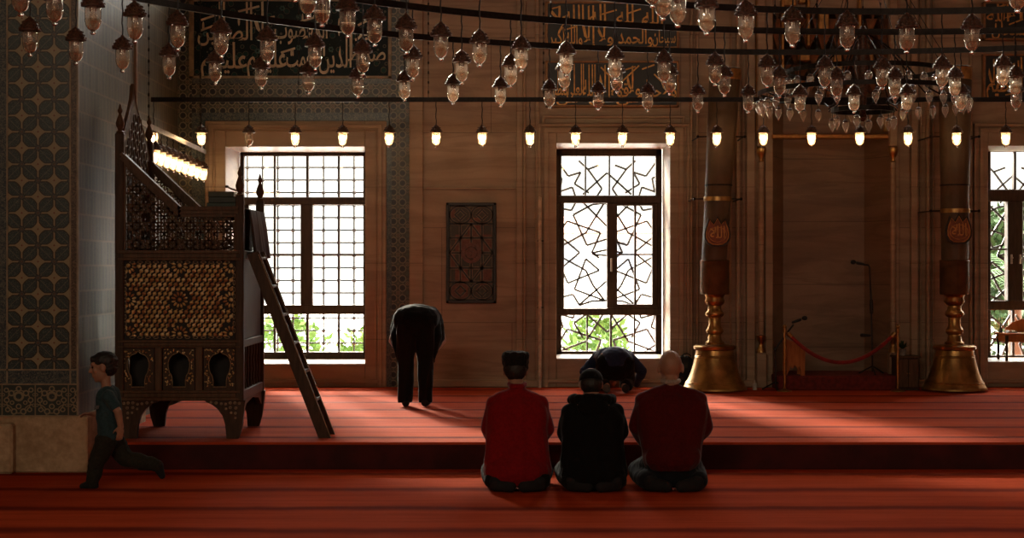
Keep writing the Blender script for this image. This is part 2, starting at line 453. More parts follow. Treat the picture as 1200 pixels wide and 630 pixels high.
def m_rosette(name, axis):
    m, p = newmat(name); x, y, z = coords()
    P = 0.232; Q = 0.232
    u = (x+4.05)/P if axis == 'v' else (x+3.80)/P
    v = (z-0.2)/Q if axis == 'v' else (z-3.505)/Q
    fu, fv = fr(u)-0.5, fr(v)-0.5
    r = hyp(fu, fv); th = at2(fv, fu)
    n = nz(vec(x, y, z), 22, 3)
    c = mixc(n, (0.050, 0.052, 0.040), (0.085, 0.08, 0.058))
    dx, dz = ab(fu)-0.235, ab(fv)-0.235; dr = hyp(dx, dz)
    ring = dr.lt(0.195)*dr.gt(0.155); disc = dr.lt(0.125)
    star = r.lt(0.10+0.03*sn(th*8.0)); 
    ex, ez = 0.5-ab(fu), 0.5-ab(fv); er = hyp(ex, fv); er2 = hyp(fu, ez); ec = hyp(ex, ez)
    small = mx(er.lt(0.075), er2.lt(0.075)); small_r = mx(er.lt(0.115), er2.lt(0.115)); cr = ec.lt(0.10)
    c = mixc(small_r*0.8, c, (0.19, 0.16, 0.11)); c = mixc(small, c, (0.10, 0.055, 0.035))
    c = mixc(cr, c, (0.075, 0.09, 0.07))
    lace = mx((ab(ab(fu)+ab(fv)-0.5)).lt(0.022), (ab(ab(ab(fu)-ab(fv))-0.24)).lt(0.016))
    c = mixc(lace*0.7, c, (0.20, 0.18, 0.125))
    c = mixc(ring, c, (0.23, 0.205, 0.145)); c = mixc(disc, c, (0.018, 0.020, 0.028))
    c = mixc(star, c, (0.085, 0.10, 0.075)); c = mixc(r.lt(0.04), c, (0.17, 0.12, 0.07))
    setp(p, c, 0.32, 0, 0.35)
    return m
M_ROS_V = m_rosette('rosette_border_tile', 'v'); M_ROS_H = m_rosette('rosette_band_tile', 'h')

def m_wood(name, c1, c2, rough=0.45, grain=(2, 2, 14), metal=0.0):
    m, p = newmat(name); x, y, z = coords()
    n = nz(vec(x*grain[2], y*grain[2], z*grain[0]), 2.2, 5, 0.6, 0.4)
    setp(p, mixc(sstep(n, 0.3, 0.7), c1, c2), rough, metal, 0.22, bump=n, bstr=0.06)
    return m
M_FRAME = m_wood('dark_window_wood', (0.030, 0.017, 0.010), (0.055, 0.032, 0.019))
M_WALNUT = m_wood('dark_walnut', (0.040, 0.020, 0.010), (0.075, 0.038, 0.019), 0.5)
M_WALNUT_LIGHT = m_wood('walnut_rail', (0.075, 0.038, 0.018), (0.125, 0.066, 0.032), 0.48)
M_IRON = plain('dark_iron', (0.018, 0.014, 0.012), 0.5, 0.6, var=0.3, scale=30)
M_GRILLE = plain('outdoor_iron', (0.05, 0.055, 0.06), 0.6, 0.3, var=0.2)
M_GOLDTRIM = plain('gilded_trim', (0.42, 0.20, 0.055), 0.42, 0.55, var=0.3, scale=14)
M_PLASTER = plain('plaster', (0.42, 0.36, 0.29), 0.9, var=0.08, scale=3)
m, p = newmat('clear_pane'); nt = m.node_tree
nt.nodes.remove(p); tr = nt.nodes.new('ShaderNodeBsdfTransparent'); gl = nt.nodes.new('ShaderNodeBsdfGlossy'); mxs = nt.nodes.new('ShaderNodeMixShader')
gl.inputs['Roughness'].default_value = 0.03; mxs.inputs[0].default_value = 0.05; tr.inputs[0].default_value = (0.93, 0.95, 0.95, 1)
nt.links.new(tr.outputs[0], mxs.inputs[1]); nt.links.new(gl.outputs[0], mxs.inputs[2]); nt.links.new(mxs.outputs[0], nt.nodes['Material Output'].inputs[0])
M_PANE = m
def m_lampglass(name, tint, rough, base, gain):
    m, p = newmat(name); nt = m.node_tree; nt.nodes.remove(p)
    tr = nt.nodes.new('ShaderNodeBsdfTransparent'); gl = nt.nodes.new('ShaderNodeBsdfGlossy'); ms = nt.nodes.new('ShaderNodeMixShader')
    tr.inputs[0].default_value = (*tint, 1); gl.inputs[0].default_value = (1, 0.95, 0.88, 1); gl.inputs['Roughness'].default_value = rough
    lw = nt.nodes.new('ShaderNodeLayerWeight'); lw.inputs['Blend'].default_value = 0.5
    f = mn(X(lw.outputs['Facing'])*X(lw.outputs['Facing'])*X(lw.outputs['Facing'])*gain+base, 0.95)
    nt.links.new(f.k, ms.inputs[0]); nt.links.new(tr.outputs[0], ms.inputs[1]); nt.links.new(gl.outputs[0], ms.inputs[2])
    nt.links.new(ms.outputs[0], nt.nodes['Material Output'].inputs[0]); return m
def m_scatterglass(name, tint, rough, base, gain, dif, difc):
    m = m_lampglass(name, tint, rough, base, gain); nt = m.node_tree; out = nt.nodes['Material Output']
    src = out.inputs[0].links[0].from_socket; t1 = nt.nodes.new('ShaderNodeBsdfTranslucent'); d1 = nt.nodes.new('ShaderNodeBsdfDiffuse')
    for q in (t1, d1): q.inputs[0].default_value = (*difc, 1)
    m1 = nt.nodes.new('ShaderNodeMixShader'); m1.inputs[0].default_value = 0.5; nt.links.new(t1.outputs[0], m1.inputs[1]); nt.links.new(d1.outputs[0], m1.inputs[2])
    m2 = nt.nodes.new('ShaderNodeMixShader'); m2.inputs[0].default_value = dif; nt.links.new(src, m2.inputs[1]); nt.links.new(m1.outputs[0], m2.inputs[2]); nt.links.new(m2.outputs[0], out.inputs[0])
    return m
M_LAMPGLASS = m_scatterglass('lamp_glass', (0.92, 0.86, 0.80), 0.12, 0.06, 1.7, 0.15, (0.9, 0.78, 0.66))
def m_dielectric(name, ior=1.45):
    m, p = newmat(name); nt = m.node_tree; nt.nodes.remove(p); g = nt.nodes.new('ShaderNodeBsdfGlass'); g.inputs['IOR'].default_value = ior; g.inputs['Roughness'].default_value = 0.06
    g.inputs[0].default_value = (1, 0.97, 0.93, 1); nt.links.new(g.outputs[0], nt.nodes['Material Output'].inputs[0]); return m
M_THICKGLASS = m_dielectric('thick_glass')

# ------------------------------------------------------------------ the setting
struct(MB().box(-9, 14, -8, 24.0, -0.2, 0.0).build('floor', M_CARPET_LOW))
b = MB().bbox(-3.60, 14, 14.08, 21.3, 0.001, PH, 0.02); struct(b.build('platform', M_CARPET_UP))
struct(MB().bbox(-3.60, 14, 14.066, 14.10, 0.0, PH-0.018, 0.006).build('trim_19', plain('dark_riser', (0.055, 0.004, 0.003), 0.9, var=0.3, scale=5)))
# window wall with three openings
WIN = {1: (XX(265, DW), XX(428, DW), ZZ(426, DW), ZZ(172, DW)), 2: (XX(652, DW), XX(785, DW), ZZ(420, DW), ZZ(168, DW)), 3: (XX(1157, DW), XX(1157, DW)+1.40, ZZ(424, DW), ZZ(171, DW))}
NX0, NX1, NZ1 = XX(905, DW), XX(1045, DW), 4.75     # niche of the mihrab
UZ0, UZ1, UPX = 5.15, 7.45, (-2.62, 1.23, 3.87, 6.46, 9.6)
wb = MB()
xs = [-9.0, WIN[1][0], WIN[1][1], WIN[2][0], WIN[2][1], NX0, NX1, WIN[3][0], WIN[3][1], 14.0]
WT = 1.05
for k in range(len(xs)-1):
    a, b_ = xs[k], xs[k+1]; opening = None
    for wn in WIN.values():
        if abs(wn[0]-a) < 1e-6: opening = wn
    if opening:
        wb.box(a, b_, DW, DW+WT, 0, opening[2]); wb.box(a, b_, DW, DW+WT, opening[3], UZ0)
    elif abs(a-NX0) < 1e-6: wb.box(a, b_, DW, DW+WT, NZ1, UZ0)
    else: wb.box(a, b_, DW, DW+WT, 0, UZ0)
ux = [-9.0]                                             # upper row of windows, above the picture
for c_ in UPX: ux += [c_-0.75, c_+0.75]
ux.append(14.0)
for k in range(len(ux)-1):
    if k % 2 == 0: wb.box(ux[k], ux[k+1], DW, DW+WT, UZ0, UZ1)
wb.box(-9, 14, DW, DW+WT, UZ1, 9.0)
struct(wb.build('wall_back', M_MARBLE))
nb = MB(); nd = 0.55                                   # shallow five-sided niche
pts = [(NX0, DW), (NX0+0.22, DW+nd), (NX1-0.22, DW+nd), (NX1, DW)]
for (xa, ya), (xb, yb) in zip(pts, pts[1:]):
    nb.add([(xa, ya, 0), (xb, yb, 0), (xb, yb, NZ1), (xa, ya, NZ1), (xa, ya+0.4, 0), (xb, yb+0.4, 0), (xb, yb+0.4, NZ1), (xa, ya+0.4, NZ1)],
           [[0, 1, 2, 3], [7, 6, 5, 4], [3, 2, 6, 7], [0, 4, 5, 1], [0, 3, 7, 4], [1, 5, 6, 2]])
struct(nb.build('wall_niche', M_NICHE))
struct(MB().box(-9.3, -9, -8, 22, 0, 9).build('wall_left', M_PLASTER))
struct(MB().box(14, 14.3, -8, 22, 0, 9).build('wall_right', M_PLASTER))
struct(MB().box(-9.3, 14.3, -8.3, -8, 0, 9).build('wall_front', M_PLASTER))
struct(MB().box(-9.3, 14.3, -8.3, 22, 9, 9.3).build('ceiling', M_PLASTER))

# the tiled pier at the left and the tiled return behind it
PXR = XX(92, 13.9); PZB = ZZ(487, 13.9)
PYE = 16.04
struct(MB().box(-9, PXR-0.01, 13.91, PYE, PZB, 9).build('pillar', M_SMALL))
struct(MB().box(-9, -4.05, PYE, DW, 0, 9).build('wall_return', M_SMALL))
def panel(name, x0, x1, y0, y1, D, mat, t=0.02, sub=None):
    return struct(MB().box(XX(x0, D), XX(x1, D), D, D+t, ZZ(y1, D), ZZ(y0, D)).build(name, mat))
D0 = 13.89
struct(MB().box(XX(8.5, D0), XX(82.5, D0), D0, D0+0.03, ZZ(433, D0), 9).build('trim_1', M_LEAF))
struct(MB().box(-9, XX(8.5, D0), D0+0.002, D0+0.03, ZZ(450, D0), 9).build('trim_2', M_SCROLL_BLUE))
struct(MB().box(XX(82.5, D0), PXR, D0-0.002, D0+0.03, ZZ(433, D0), 9).build('trim_3', M_SCROLL_BROWN))
struct(MB().box(XX(8.5, D0), PXR, D0-0.001, D0+0.03, ZZ(450, D0), ZZ(433, D0)).build('trim_4', M_SCROLL_BLUE))
struct(MB().box(-9, PXR, D0, D0+0.03, PZB, ZZ(450, D0)).build('trim_5', M_VASE))
lb = MB()                                              # thin light joints framing the tile fields
for xq in (8.5, 82.5): lb.box(XX(xq, D0)-0.006, XX(xq, D0)+0.006, D0-0.006, D0+0.03, ZZ(450, D0), 9)
for yq in (433, 450, 487): lb.box(-9, PXR, D0-0.006, D0+0.03, ZZ(yq, D0)-0.006, ZZ(yq, D0)+0.006)
lb.box(PXR-0.012, PXR+0.002, D0-0.006, D0+0.03, PZB, 9)
struct(lb.build('trim_6', plain('tile_joint', (0.27, 0.21, 0.13), 0.5)))
pb = MB().bbox(-9, PXR+0.09, D0-0.06, PYE, 0, PZB, 0.012); pb.bbox(-9, XX(13, 13.7), D0-0.16, D0, 0, PZB-0.05, 0.02)
struct(pb.build('baseboard_left', M_STONE))
struct(MB().bbox(PXR-0.05, PXR+0.012, PYE-0.05, PYE+0.012, PZB, 9, 0.01).build('trim_7', plain('corner_bead', (0.24, 0.16, 0.095), 0.5)))

# tile borders round the first window
dt = DW-0.012
struct(MB().box(XX(203, DW), XX(225, DW), dt, DW, PH, 9).build('trim_8', M_ROS_V))
struct(MB().box(XX(458, DW), XX(480, DW), dt, DW, PH, 9).build('trim_9', M_ROS_V))
struct(MB().box(XX(225, DW), XX(458, DW), dt, DW, ZZ(133, DW), ZZ(98, DW)).build('trim_10', M_ROS_H))
sb = MB(); sb.box(XX(225, DW), XX(458, DW), dt-0.002, DW, ZZ(98, DW), ZZ(91, DW)); sb.box(XX(225, DW), XX(458, DW), dt-0.002, DW, ZZ(143, DW), ZZ(132, DW))
sb.box(XX(225, DW), XX(241, DW), dt-0.002, DW, PH, ZZ(143, DW)); sb.box(XX(452.5, DW), XX(459, DW), dt-0.002, DW, PH, ZZ(143, DW))
struct(sb.build('trim_11', M_SCROLL_BLUE))
# marble surrounds: stepped mouldings round each opening
def surround(name, ox0, ox1, oy0, w, z0, steps, wn):
    mb = MB()
    x0, x1, z1 = XX(ox0, DW), XX(ox1, DW), ZZ(oy0, DW)
    a, b2, zb, zt = wn
    for (ins, out) in steps:                            # each step: inset from the outer edge, projection
        X0, X1, Z1 = x0+ins, x1-ins, z1-ins
        mb.bbox(X0, a, DW-out, DW, z0, Z1, 0.008); mb.bbox(b2, X1, DW-out, DW, z0, Z1, 0.008); mb.bbox(a, b2, DW-out, DW, zt, Z1, 0.008)
        mb.bbox(a, b2, DW-out, DW, z0, zb, 0.008)
    return struct(mb.build(name, M_MARBLE_TRIM))
surround('trim_12', 241, 453, 142, 0, PH, [(0.0, 0.05), (0.075, 0.025), (0.11, 0.04)][:1], WIN[1])
surround('trim_13', 632, 806, 148, 0, PH, [(0.0, 0.04)], WIN[2])
surround('trim_14', 1142, 1312, 148, 0, PH, [(0.0, 0.04)], WIN[3])
mo = MB()
def mould(x0, x1, y0, z0, out, wdt):                    # a raised rib following a surround
    a, b2, zt = XX(x0, DW), XX(x1, DW), ZZ(y0, DW)
    mo.bbox(a-wdt/2, a+wdt/2, DW-out, DW, z0, zt+wdt/2, 0.006); mo.bbox(b2-wdt/2, b2+wdt/2, DW-out, DW, z0, zt+wdt/2, 0.006)
    mo.bbox(a-wdt/2, b2+wdt/2, DW-out-0.001, DW, zt-wdt/2, zt+wdt/2, 0.006)
mould(248, 446, 148.5, PH, 0.075, 0.05); mould(253, 441, 153.5, PH, 0.065, 0.02)
mould(632, 806, 147, PH, 0.08, 0.04); mould(640, 798, 153, PH, 0.075, 0.06); mould(637, 801, 137, 3.2, 0.05, 0.03)
mould(1142, 1312, 147, PH, 0.08, 0.04); mould(1149, 1305, 153, PH, 0.075, 0.05)
for xa, xb, y in ((252, 444, 446), (641, 797, 446), (1150, 1304, 446)):
    mo.bbox(XX(xa, DW), XX(xb, DW), DW-0.085, DW, ZZ(y+2, DW), ZZ(y-2, DW), 0.006)
struct(mo.build('trim_15', M_MARBLE_TRIM))
pl = MB()                                               # pilaster strips and flutes between the openings
for x0, x1, out in ((480, 496, 0.06), (605, 613, 0.05), (613, 616, 0.08), (627, 632, 0.05), (808, 811, 0.09), (815, 818, 0.06), (855, 857, 0.05), (862, 866, 0.09), (869, 871, 0.05), (874, 884, 0.09), (896, 905, 0.06), (1045, 1053, 0.06), (1066, 1074, 0.09), (1077, 1079, 0.05), (1084, 1088, 0.09), (1092, 1094, 0.05), (1135, 1138, 0.07)):
    pl.bbox(XX(x0, DW), XX(x1, DW), DW-out, DW, PH, 9, 0.008)
pl.bbox(XX(496, DW), XX(605, DW), DW-0.03, DW, ZZ(222, DW), ZZ(219, DW), 0.004)
struct(pl.build('trim_16', M_MARBLE_TRIM))
bb = MB()
for x0, x1 in ((480, 632), (806, 905), (1045, 1142)): bb.bbox(XX(x0, DW), XX(x1, DW), DW-0.11, DW, PH, PH+0.09, 0.015)
struct(bb.build('baseboard_back', M_MARBLE_TRIM))
gt = MB()                                               # gilded framing of the mihrab
for x0, x1, y0, y1 in ((884.5, 888.5, -60, 163), (944, 947, -60, 55), (914, 917, -60, 100), (1046, 1049, -60, 52), (1004, 1007, -60, 60)):
    gt.bbox(XX(x0, DW), XX(x1, DW), DW-0.13, DW+0.0, ZZ(y1, DW), ZZ(y0, DW), 0.006)
gt.bbox(XX(884.5, DW), XX(892, DW), DW-0.13, DW, ZZ(163, DW), ZZ(159, DW), 0.006)
gt.bbox(XX(903, DW), XX(1046, DW), DW-0.10, DW+0.05, ZZ(163, DW), ZZ(158, DW), 0.01)
for x0, y0, x1, y1 in ((917, -30, 932, 8), (934, 64, 948, 72), (1008, 64, 1022, 74), (935, 0, 943, 5), (958, 10, 970, 40), (975, 60, 985, 84), (1034, 138, 1048, 155)):
    gt.bbox(XX(x0, DW), XX(x1, DW), DW-0.09, DW+0.05, ZZ(y1, DW), ZZ(y0, DW), 0.01)
struct(gt.build('trim_17', M_GOLDTRIM))
hood = MB()                                             # stalactite hood of the niche, in stepped tiers
for k in range(6):
    z0 = ZZ(112-18*k, DW); n = 5+k
    wd = (NX1-NX0)/n
    for q in range(n):
        xa = NX0+q*wd; dpt = 0.42-0.06*k
        hood.add([(xa+0.01, DW+0.02, z0+0.19), (xa+wd-0.01, DW+0.02, z0+0.19), (xa+wd-0.01, DW+dpt+0.1, z0+0.19), (xa+0.01, DW+dpt+0.1, z0+0.19), (xa+wd/2, DW+dpt*0.55, z0-0.02)],
                 [[3, 2, 1, 0], [0, 1, 4], [1, 2, 4], [2, 3, 4], [3, 0, 4]])
struct(hood.build('trim_18', plain('painted_hood', (0.20, 0.085, 0.035), 0.5, 0.15, var=0.5, scale=6)))
cs = MB().bbox(NX0-0.02, NX1+0.12, DW-0.55, DW+0.5, PH-0.01, PH+0.17, 0.02)
struct(cs.build('step_niche', plain('step_carpet', (0.16, 0.018, 0.012), 0.9, var=0.3, scale=20)))

# windows: frame, bars, panes, outside lattice
def window(n, wn, layout, lattice):
    x0, x1, z0, z1 = wn
    s = F/DB
    def P(x): return (x-600)/s
    def Q(y): return EYE-(y-315)/s
    root = bpy.data.objects.new('window_%d' % n, None); C.objects.link(root); root.location = (0, 0, 0); struct(root)
    fr_ = MB(); D1 = DB-0.05; D2 = DB+0.05
    fx0, fx1 = x0+0.012, x1-0.012
    for (a, b2, c, d, t) in layout:                      # solid members in px
        fr_.bbox(P(a) if a is not None else fx0, P(b2) if b2 is not None else fx1, D1-t, D2+t, Q(d) if d is not None else z0, Q(c) if c is not None else z1, 0.008)
    fr_.build('window_frame', M_FRAME, root)
    MB().box(fx0+0.03, fx1-0.03, DB-0.004, DB+0.004, z0+0.03, z1-0.03).build('window_pane', M_PANE, root)
    g = lattice(x0, x1, z0, z1); g.build('lattice', M_GRILLE, root)
    MB().bbox(x0+0.002, x1-0.002, DW-0.02, DB-0.04, z0-0.03, z0+0.006, 0.004).build('sill', M_MARBLE_TRIM, root)
    return root
def grille(x0, x1, z0, z1):                              # iron grid with knots at the crossings
    mb = MB(); Y = DB+0.34; dx, dz = 0.197, 0.162
    nx, nz_ = int((x1-x0+0.6)/dx), int((z1-z0+0.3)/dz)
    for i in range(nx+1): mb.bar((x0-0.15+i*dx, Y, z0-0.1), (x0-0.15+i*dx, Y, z1+0.1), 0.018, 0.018)
    for j in range(nz_+1): mb.bar((x0-0.3, Y, z0+0.03+j*dz), (x1+0.3, Y, z0+0.03+j*dz), 0.018, 0.018)
    for i in range(nx+1):
        for j in range(nz_+1): mb.ell((x0-0.15+i*dx, Y, z0+0.03+j*dz), (0.028, 0.028, 0.028), n=6, m=4)
    return mb
LAT = [[(0,130),(0,0)],
 [(50,130),(100,205),(160,185),(130,245),(200,292)], [(40,205),(70,215),(58,290)], [(40,292),(120,262),(140,330)], [(195,170),(262,270),(225,330)], [(170,300),(287,188)], [(150,125),(195,170),(250,148)],
 [(45,368),(115,382),(150,312)], [(145,312),(287,465)], [(287,348),(262,345),(215,352),(124,405),(190,562),(287,530)], [(45,390),(70,432),(45,445)],
 [(45,515),(95,437),(255,497),(213,602),(250,628)], [(272,345),(185,497),(45,580)], [(45,500),(155,600),(50,695)], [(213,602),(287,585)], [(287,615),(238,612),(213,602)],
 [(45,623),(98,758),(195,715),(250,692),(185,632),(130,790),(275,848)], [(45,610),(185,692),(220,770),(275,848)], [(150,872),(287,745)], [(45,838),(122,815),(155,872)], [(60,768),(70,770),(45,850)], [(155,872),(215,850),(275,848),(287,846)],
 [(45,915),(125,938),(130,905)], [(55,918),(75,985),(45,1000)], [(175,905),(287,1010)], [(275,905),(185,1058),(45,1115)], [(45,1085),(95,995),(258,1052),(235,1115)], [(170,1040),(128,962),(185,920)], [(45,1070),(110,1115)]]
def star_lattice(x0, x1, z0, z1):                        # strapwork of broken stars, mirrored about the middle mullion
    mb = MB(); Y = DB+0.30; s = F/DB; xc = (x0+x1)/2; k = (x1-x0)/2/(287-25)*1.02
    def w_(p): # traced in quarter pixels from the top-left of the opening
        return (p[0]-287)*k, z1-(p[1]-75)/ (1120-75)*(z1-z0)
    for line in LAT[1:]:
        q = [w_(p) for p in line]
        for (a, b2) in zip(q, q[1:]):
            for sg in (1, -1): mb.bar((xc+sg*a[0], Y, a[1]), (xc+sg*b2[0], Y, b2[1]), 0.026, 0.022, up=(0, 1, 0))
    return mb
L1 = [(None, None, None, 183, 0.0), (None, 286.5, None, None, 0.0), (426, None, None, None, 0.0), (None, None, 412, None, 0.0), (None, None, 231, 240, 0.02), (None, None, 357, 368, 0.02), (353, 367, 240, 357, 0.03),
      (321, 323.5, 183, 231, 0), (359, 362, 183, 231, 0), (396, 398.5, 183, 231, 0), (321, 323.5, 240, 357, 0), (396, 398.5, 240, 357, 0), (321, 323.5, 368, 412, 0), (359, 362, 368, 412, 0), (396, 398.5, 368, 412, 0),
      (None, 308, 240, 357, 0.01) if False else (286, 292, 240, 357, 0.01), (None, None, 297, 299, -0.01)]
L2 = [(None, None, None, 183, 0.0), (None, 658, None, None, 0.0), (768, None, None, None, 0.0), (None, None, 411, None, 0.0), (None, None, 229, 238, 0.02), (None, None, 361, 369, 0.02), (711, 723, 238, 361, 0.03),
      (685, 687, 183, 229, 0), (713, 715, 183, 229, 0), (741, 743, 183, 229, 0), (687, 689, 369, 411, 0), (714.5, 717, 369, 411, 0), (742.5, 744.5, 369, 411, 0), (722, 766, 238, 241, 0.02), (722, 766, 356, 361, 0.02), (743, 745.5, 240, 357, 0.01), (722, 766, 297, 299, 0.01), (764, 770, 238, 361, 0.02), (656, 661, 238, 361, 0.01)]
o3 = 1157-652.0
L3 = [(None, None, None, 178, 0.0), (None, 1160, None, None, 0.0), (1277, None, None, None, 0.0), (None, None, 416, None, 0.0), (None, None, 222, 236, 0.02), (None, None, 352, 363, 0.02), (1179, 1197, 236, 352, 0.03), (1187, 1190, 178, 222, 0), (1185, 1188, 363, 416, 0), (1215, 1218, 178, 222, 0), (1243, 1246, 178, 222, 0), (1215, 1218, 363, 416, 0), (1243, 1246, 363, 416, 0), (1158, 1179, 291, 293, 0.01), (1236, 1240, 236, 352, 0.02), (1197, 1277, 291, 293, 0.01)]
window(1, WIN[1], L1, grille); w2 = window(2, WIN[2], L2, star_lattice); w3 = window(3, WIN[3], L3, star_lattice)
h = MB()
for px_ in (1183, 1193):
    h.bbox(XX(px_, DB)-0.012, XX(px_, DB)+0.012, DB-0.10, DB-0.078, ZZ(309, DB), ZZ(298, DB), 0.004); h.bbox(XX(px_, DB)-0.012, XX(px_, DB)+0.012, DB-0.13, DB-0.095, ZZ(303, DB), ZZ(301, DB), 0.004)
h.build('window_handle', plain('handle_brass', (0.5, 0.45, 0.38), 0.35, 0.8), w3)
h = MB(); h.bbox(XX(716, DB)-0.012, XX(716, DB)+0.012, DB-0.11, DB-0.08, ZZ(318, DB), ZZ(303, DB), 0.004); h.build('window_handle', bpy.data.materials['handle_brass'], w2)
for q, c_ in enumerate(UPX):
    r_ = bpy.data.objects.new('window_%d' % (q+4), None); C.objects.link(r_); struct(r_)
    f_ = MB()
    for k in range(4): f_.box(c_-0.75+k*0.48, c_-0.75+k*0.48+0.06, DB-0.04, DB+0.04, UZ0, UZ1)
    for k in range(4): f_.box(c_-0.75, c_+0.75, DB-0.04, DB+0.04, UZ0+k*0.747, UZ0+k*0.747+0.06)
    f_.build('window_frame', M_FRAME, r_)
    MB().box(c_-0.74, c_+0.74, DB-0.004, DB+0.004, UZ0, UZ1).build('window_pane', M_PANE, r_)
    area('window_portal', (c_, DB+0.3, (UZ0+UZ1)/2), (0, -1, 0), 1.5, UZ1-UZ0, 0, portal=True)
for n in WIN:
    x0, x1, z0, z1 = WIN[n]
    area('window_portal', ((x0+x1)/2, DB+0.42, (z0+z1)/2), (0, -1, 0), x1-x0+0.3, z1-z0+0.2, 0, portal=True)
# ------------------------------------------------------------------ materials of the things
M_BRASS = plain('aged_bronze', (0.38, 0.21, 0.070), 0.32, 0.9, var=0.35, scale=7)
M_BRASS_L = plain('polished_brass', (0.50, 0.30, 0.11), 0.28, 0.95, var=0.2, scale=20)
M_BLACKP = plain('black_plastic', (0.012, 0.012, 0.013), 0.45)
M_CAPM = plain('lamp_cap_bronze', (0.085, 0.042, 0.025), 0.5, 0.3, var=0.6, scale=60)
M_BONE = plain('bone_inlay', (0.30, 0.20, 0.11), 0.35, var=0.3, scale=40)
def m_inlay():
    m, p = newmat('tortoiseshell_inlay'); x, y, z = coords()
    n = X.nt.nodes.new('ShaderNodeTexVoronoi'); X.nt.links.new(vec(x, 0.0, z).k, n.inputs['Vector']); n.inputs['Scale'].default_value = 27
    s_ = X.nt.nodes.new('ShaderNodeSeparateColor'); X.nt.links.new(n.outputs['Color'], s_.inputs[0])
    c = mixc(X(s_.outputs[0]), (0.55, 0.32, 0.10), (0.85, 0.60, 0.27))
    c = mixc(X(s_.outputs[1]).gt(0.8), c, (0.90, 0.68, 0.36))
    c = mixc(X(s_.outputs[2]).gt(0.75), c, (0.40, 0.16, 0.055))
    setp(p, c, 0.35, 0.1, 0.5, coat=0.2); return m
M_INLAY = m_inlay()
M_BACKING = plain('dark_backing', (0.010, 0.006, 0.004), 0.7)

def area_poly(poly, p):
    x, y = p; c = False; n = len(poly)
    for i in range(n):
        (x0, y0), (x1, y1) = poly[i], poly[(i+1) % n]
        if (y0 > y) != (y1 > y) and x < (x1-x0)*(y-y0)/(y1-y0)+x0: c = not c
    return c

# ------------------------------------------------------------------ the preaching chair
KF, KB = 14.40, 15.55                                   # front and back faces
k_root = thing('preaching_chair', 'tall dark walnut preaching chair with gold inlaid side, lattice and arched legs', 'preaching chair', (XX(211, KF), (KF+KB)/2, PH))
def kx(x): return XX(x, KF)
def kz(y): return ZZ(y, KF)
KX0, KX1 = kx(136), kx(286)
# posts
def post(x, D, ztop, sz=0.075, finial=None, zbot=None):
    mb = MB(); h = sz/2
    mb.bbox(x-h, x+h, D-h, D+h, PH if zbot is None else zbot, ztop, 0.008)
    o = mb.build('post', M_WALNUT, k_root)
    if finial:
        f = MB().lathe([(0.030, 0), (0.034, 0.01), (0.018, 0.025), (0.020, 0.035), (0.034, 0.06), (0.038, 0.085), (0.030, 0.115), (0.016, 0.15), (0.012, 0.165), (0.020, 0.18), (0.022, 0.195), (0.014, 0.21), (0.008, 0.235), (0.0, 0.25)], (x, D, ztop), 14)
        f.build('finial', M_BRASS if finial == 2 else M_WALNUT_LIGHT, o, True)
    return o
post(KX0+0.035, KF, kz(156), 0.075, 1, kz(470)); post(KX0+0.035, KB, kz(156), 0.075, 1, kz(470))
post(KX1-0.035, KF, kz(229), 0.070, 1, kz(470)); post(KX1-0.035, KB, kz(229), 0.070, 1, kz(470))
# the two long sides (front and back are alike)
pan = [(kx(147), kz(293)), (kx(276), kz(293)), (kx(276), kz(250)), (kx(213), kz(250)), (kx(147), kz(190))]
seg = []
stp = 0.152; ra = stp*0.5
cx0, cz0 = kx(160), kz(286)
for i in range(-1, 9):
    for j in range(-1, 9):
        cx, cz = cx0+i*stp, cz0+j*stp
        for k in range(8):
            a0 = math.pi/8+k*math.pi/4; a1 = a0+3*math.pi/4
            seg.append(((cx+ra*1.04*math.cos(a0), cz+ra*1.04*math.sin(a0)), (cx+ra*1.04*math.cos(a1), cz+ra*1.04*math.sin(a1))))
        seg += [((cx-stp/2, cz), (cx+stp/2, cz)), ((cx, cz-stp/2), (cx, cz+stp/2))]
def lattice_mb(D):
    mb = MB()
    for (p, q) in seg:
        n = 4
        for k in range(n):
            a = (p[0]+(q[0]-p[0])*k/n, p[1]+(q[1]-p[1])*k/n); b = (p[0]+(q[0]-p[0])*(k+1)/n, p[1]+(q[1]-p[1])*(k+1)/n)
            if area_poly(pan, ((a[0]+b[0])/2, (a[1]+b[1])/2)): mb.bar((a[0], D, a[1]), (b[0], D, b[1]), 0.012, 0.011, up=(0, 1, 0))
    return mb
def ogee(cx, w, z0, z1, n=8):                           # keyhole shaped opening with cusped head
    h = z1-z0; half = [(0.30, 0), (0.30, 0.16), (0.34, 0.30), (0.44, 0.40), (0.50, 0.55), (0.50, 0.68), (0.43, 0.80), (0.30, 0.88), (0.14, 0.915), (0.05, 0.95), (0.0, 1.0)]
    r = [(cx+a*w, z0+b*h) for a, b in half]; l = [(cx-a*w, z0+b*h) for a, b in half[:-1]]
    return r+l[::-1]
def rect(x0, x1, z0, z1): return [(x0, z0), (x1, z0), (x1, z1), (x0, z1)]
arches = [(144, 180.5), (192, 228), (239.5, 276)]
apron = [(kx(140), kz(468)), (kx(140), kz(467)), (kx(283), kz(467)), (kx(286), PH), (kx(274), PH)]
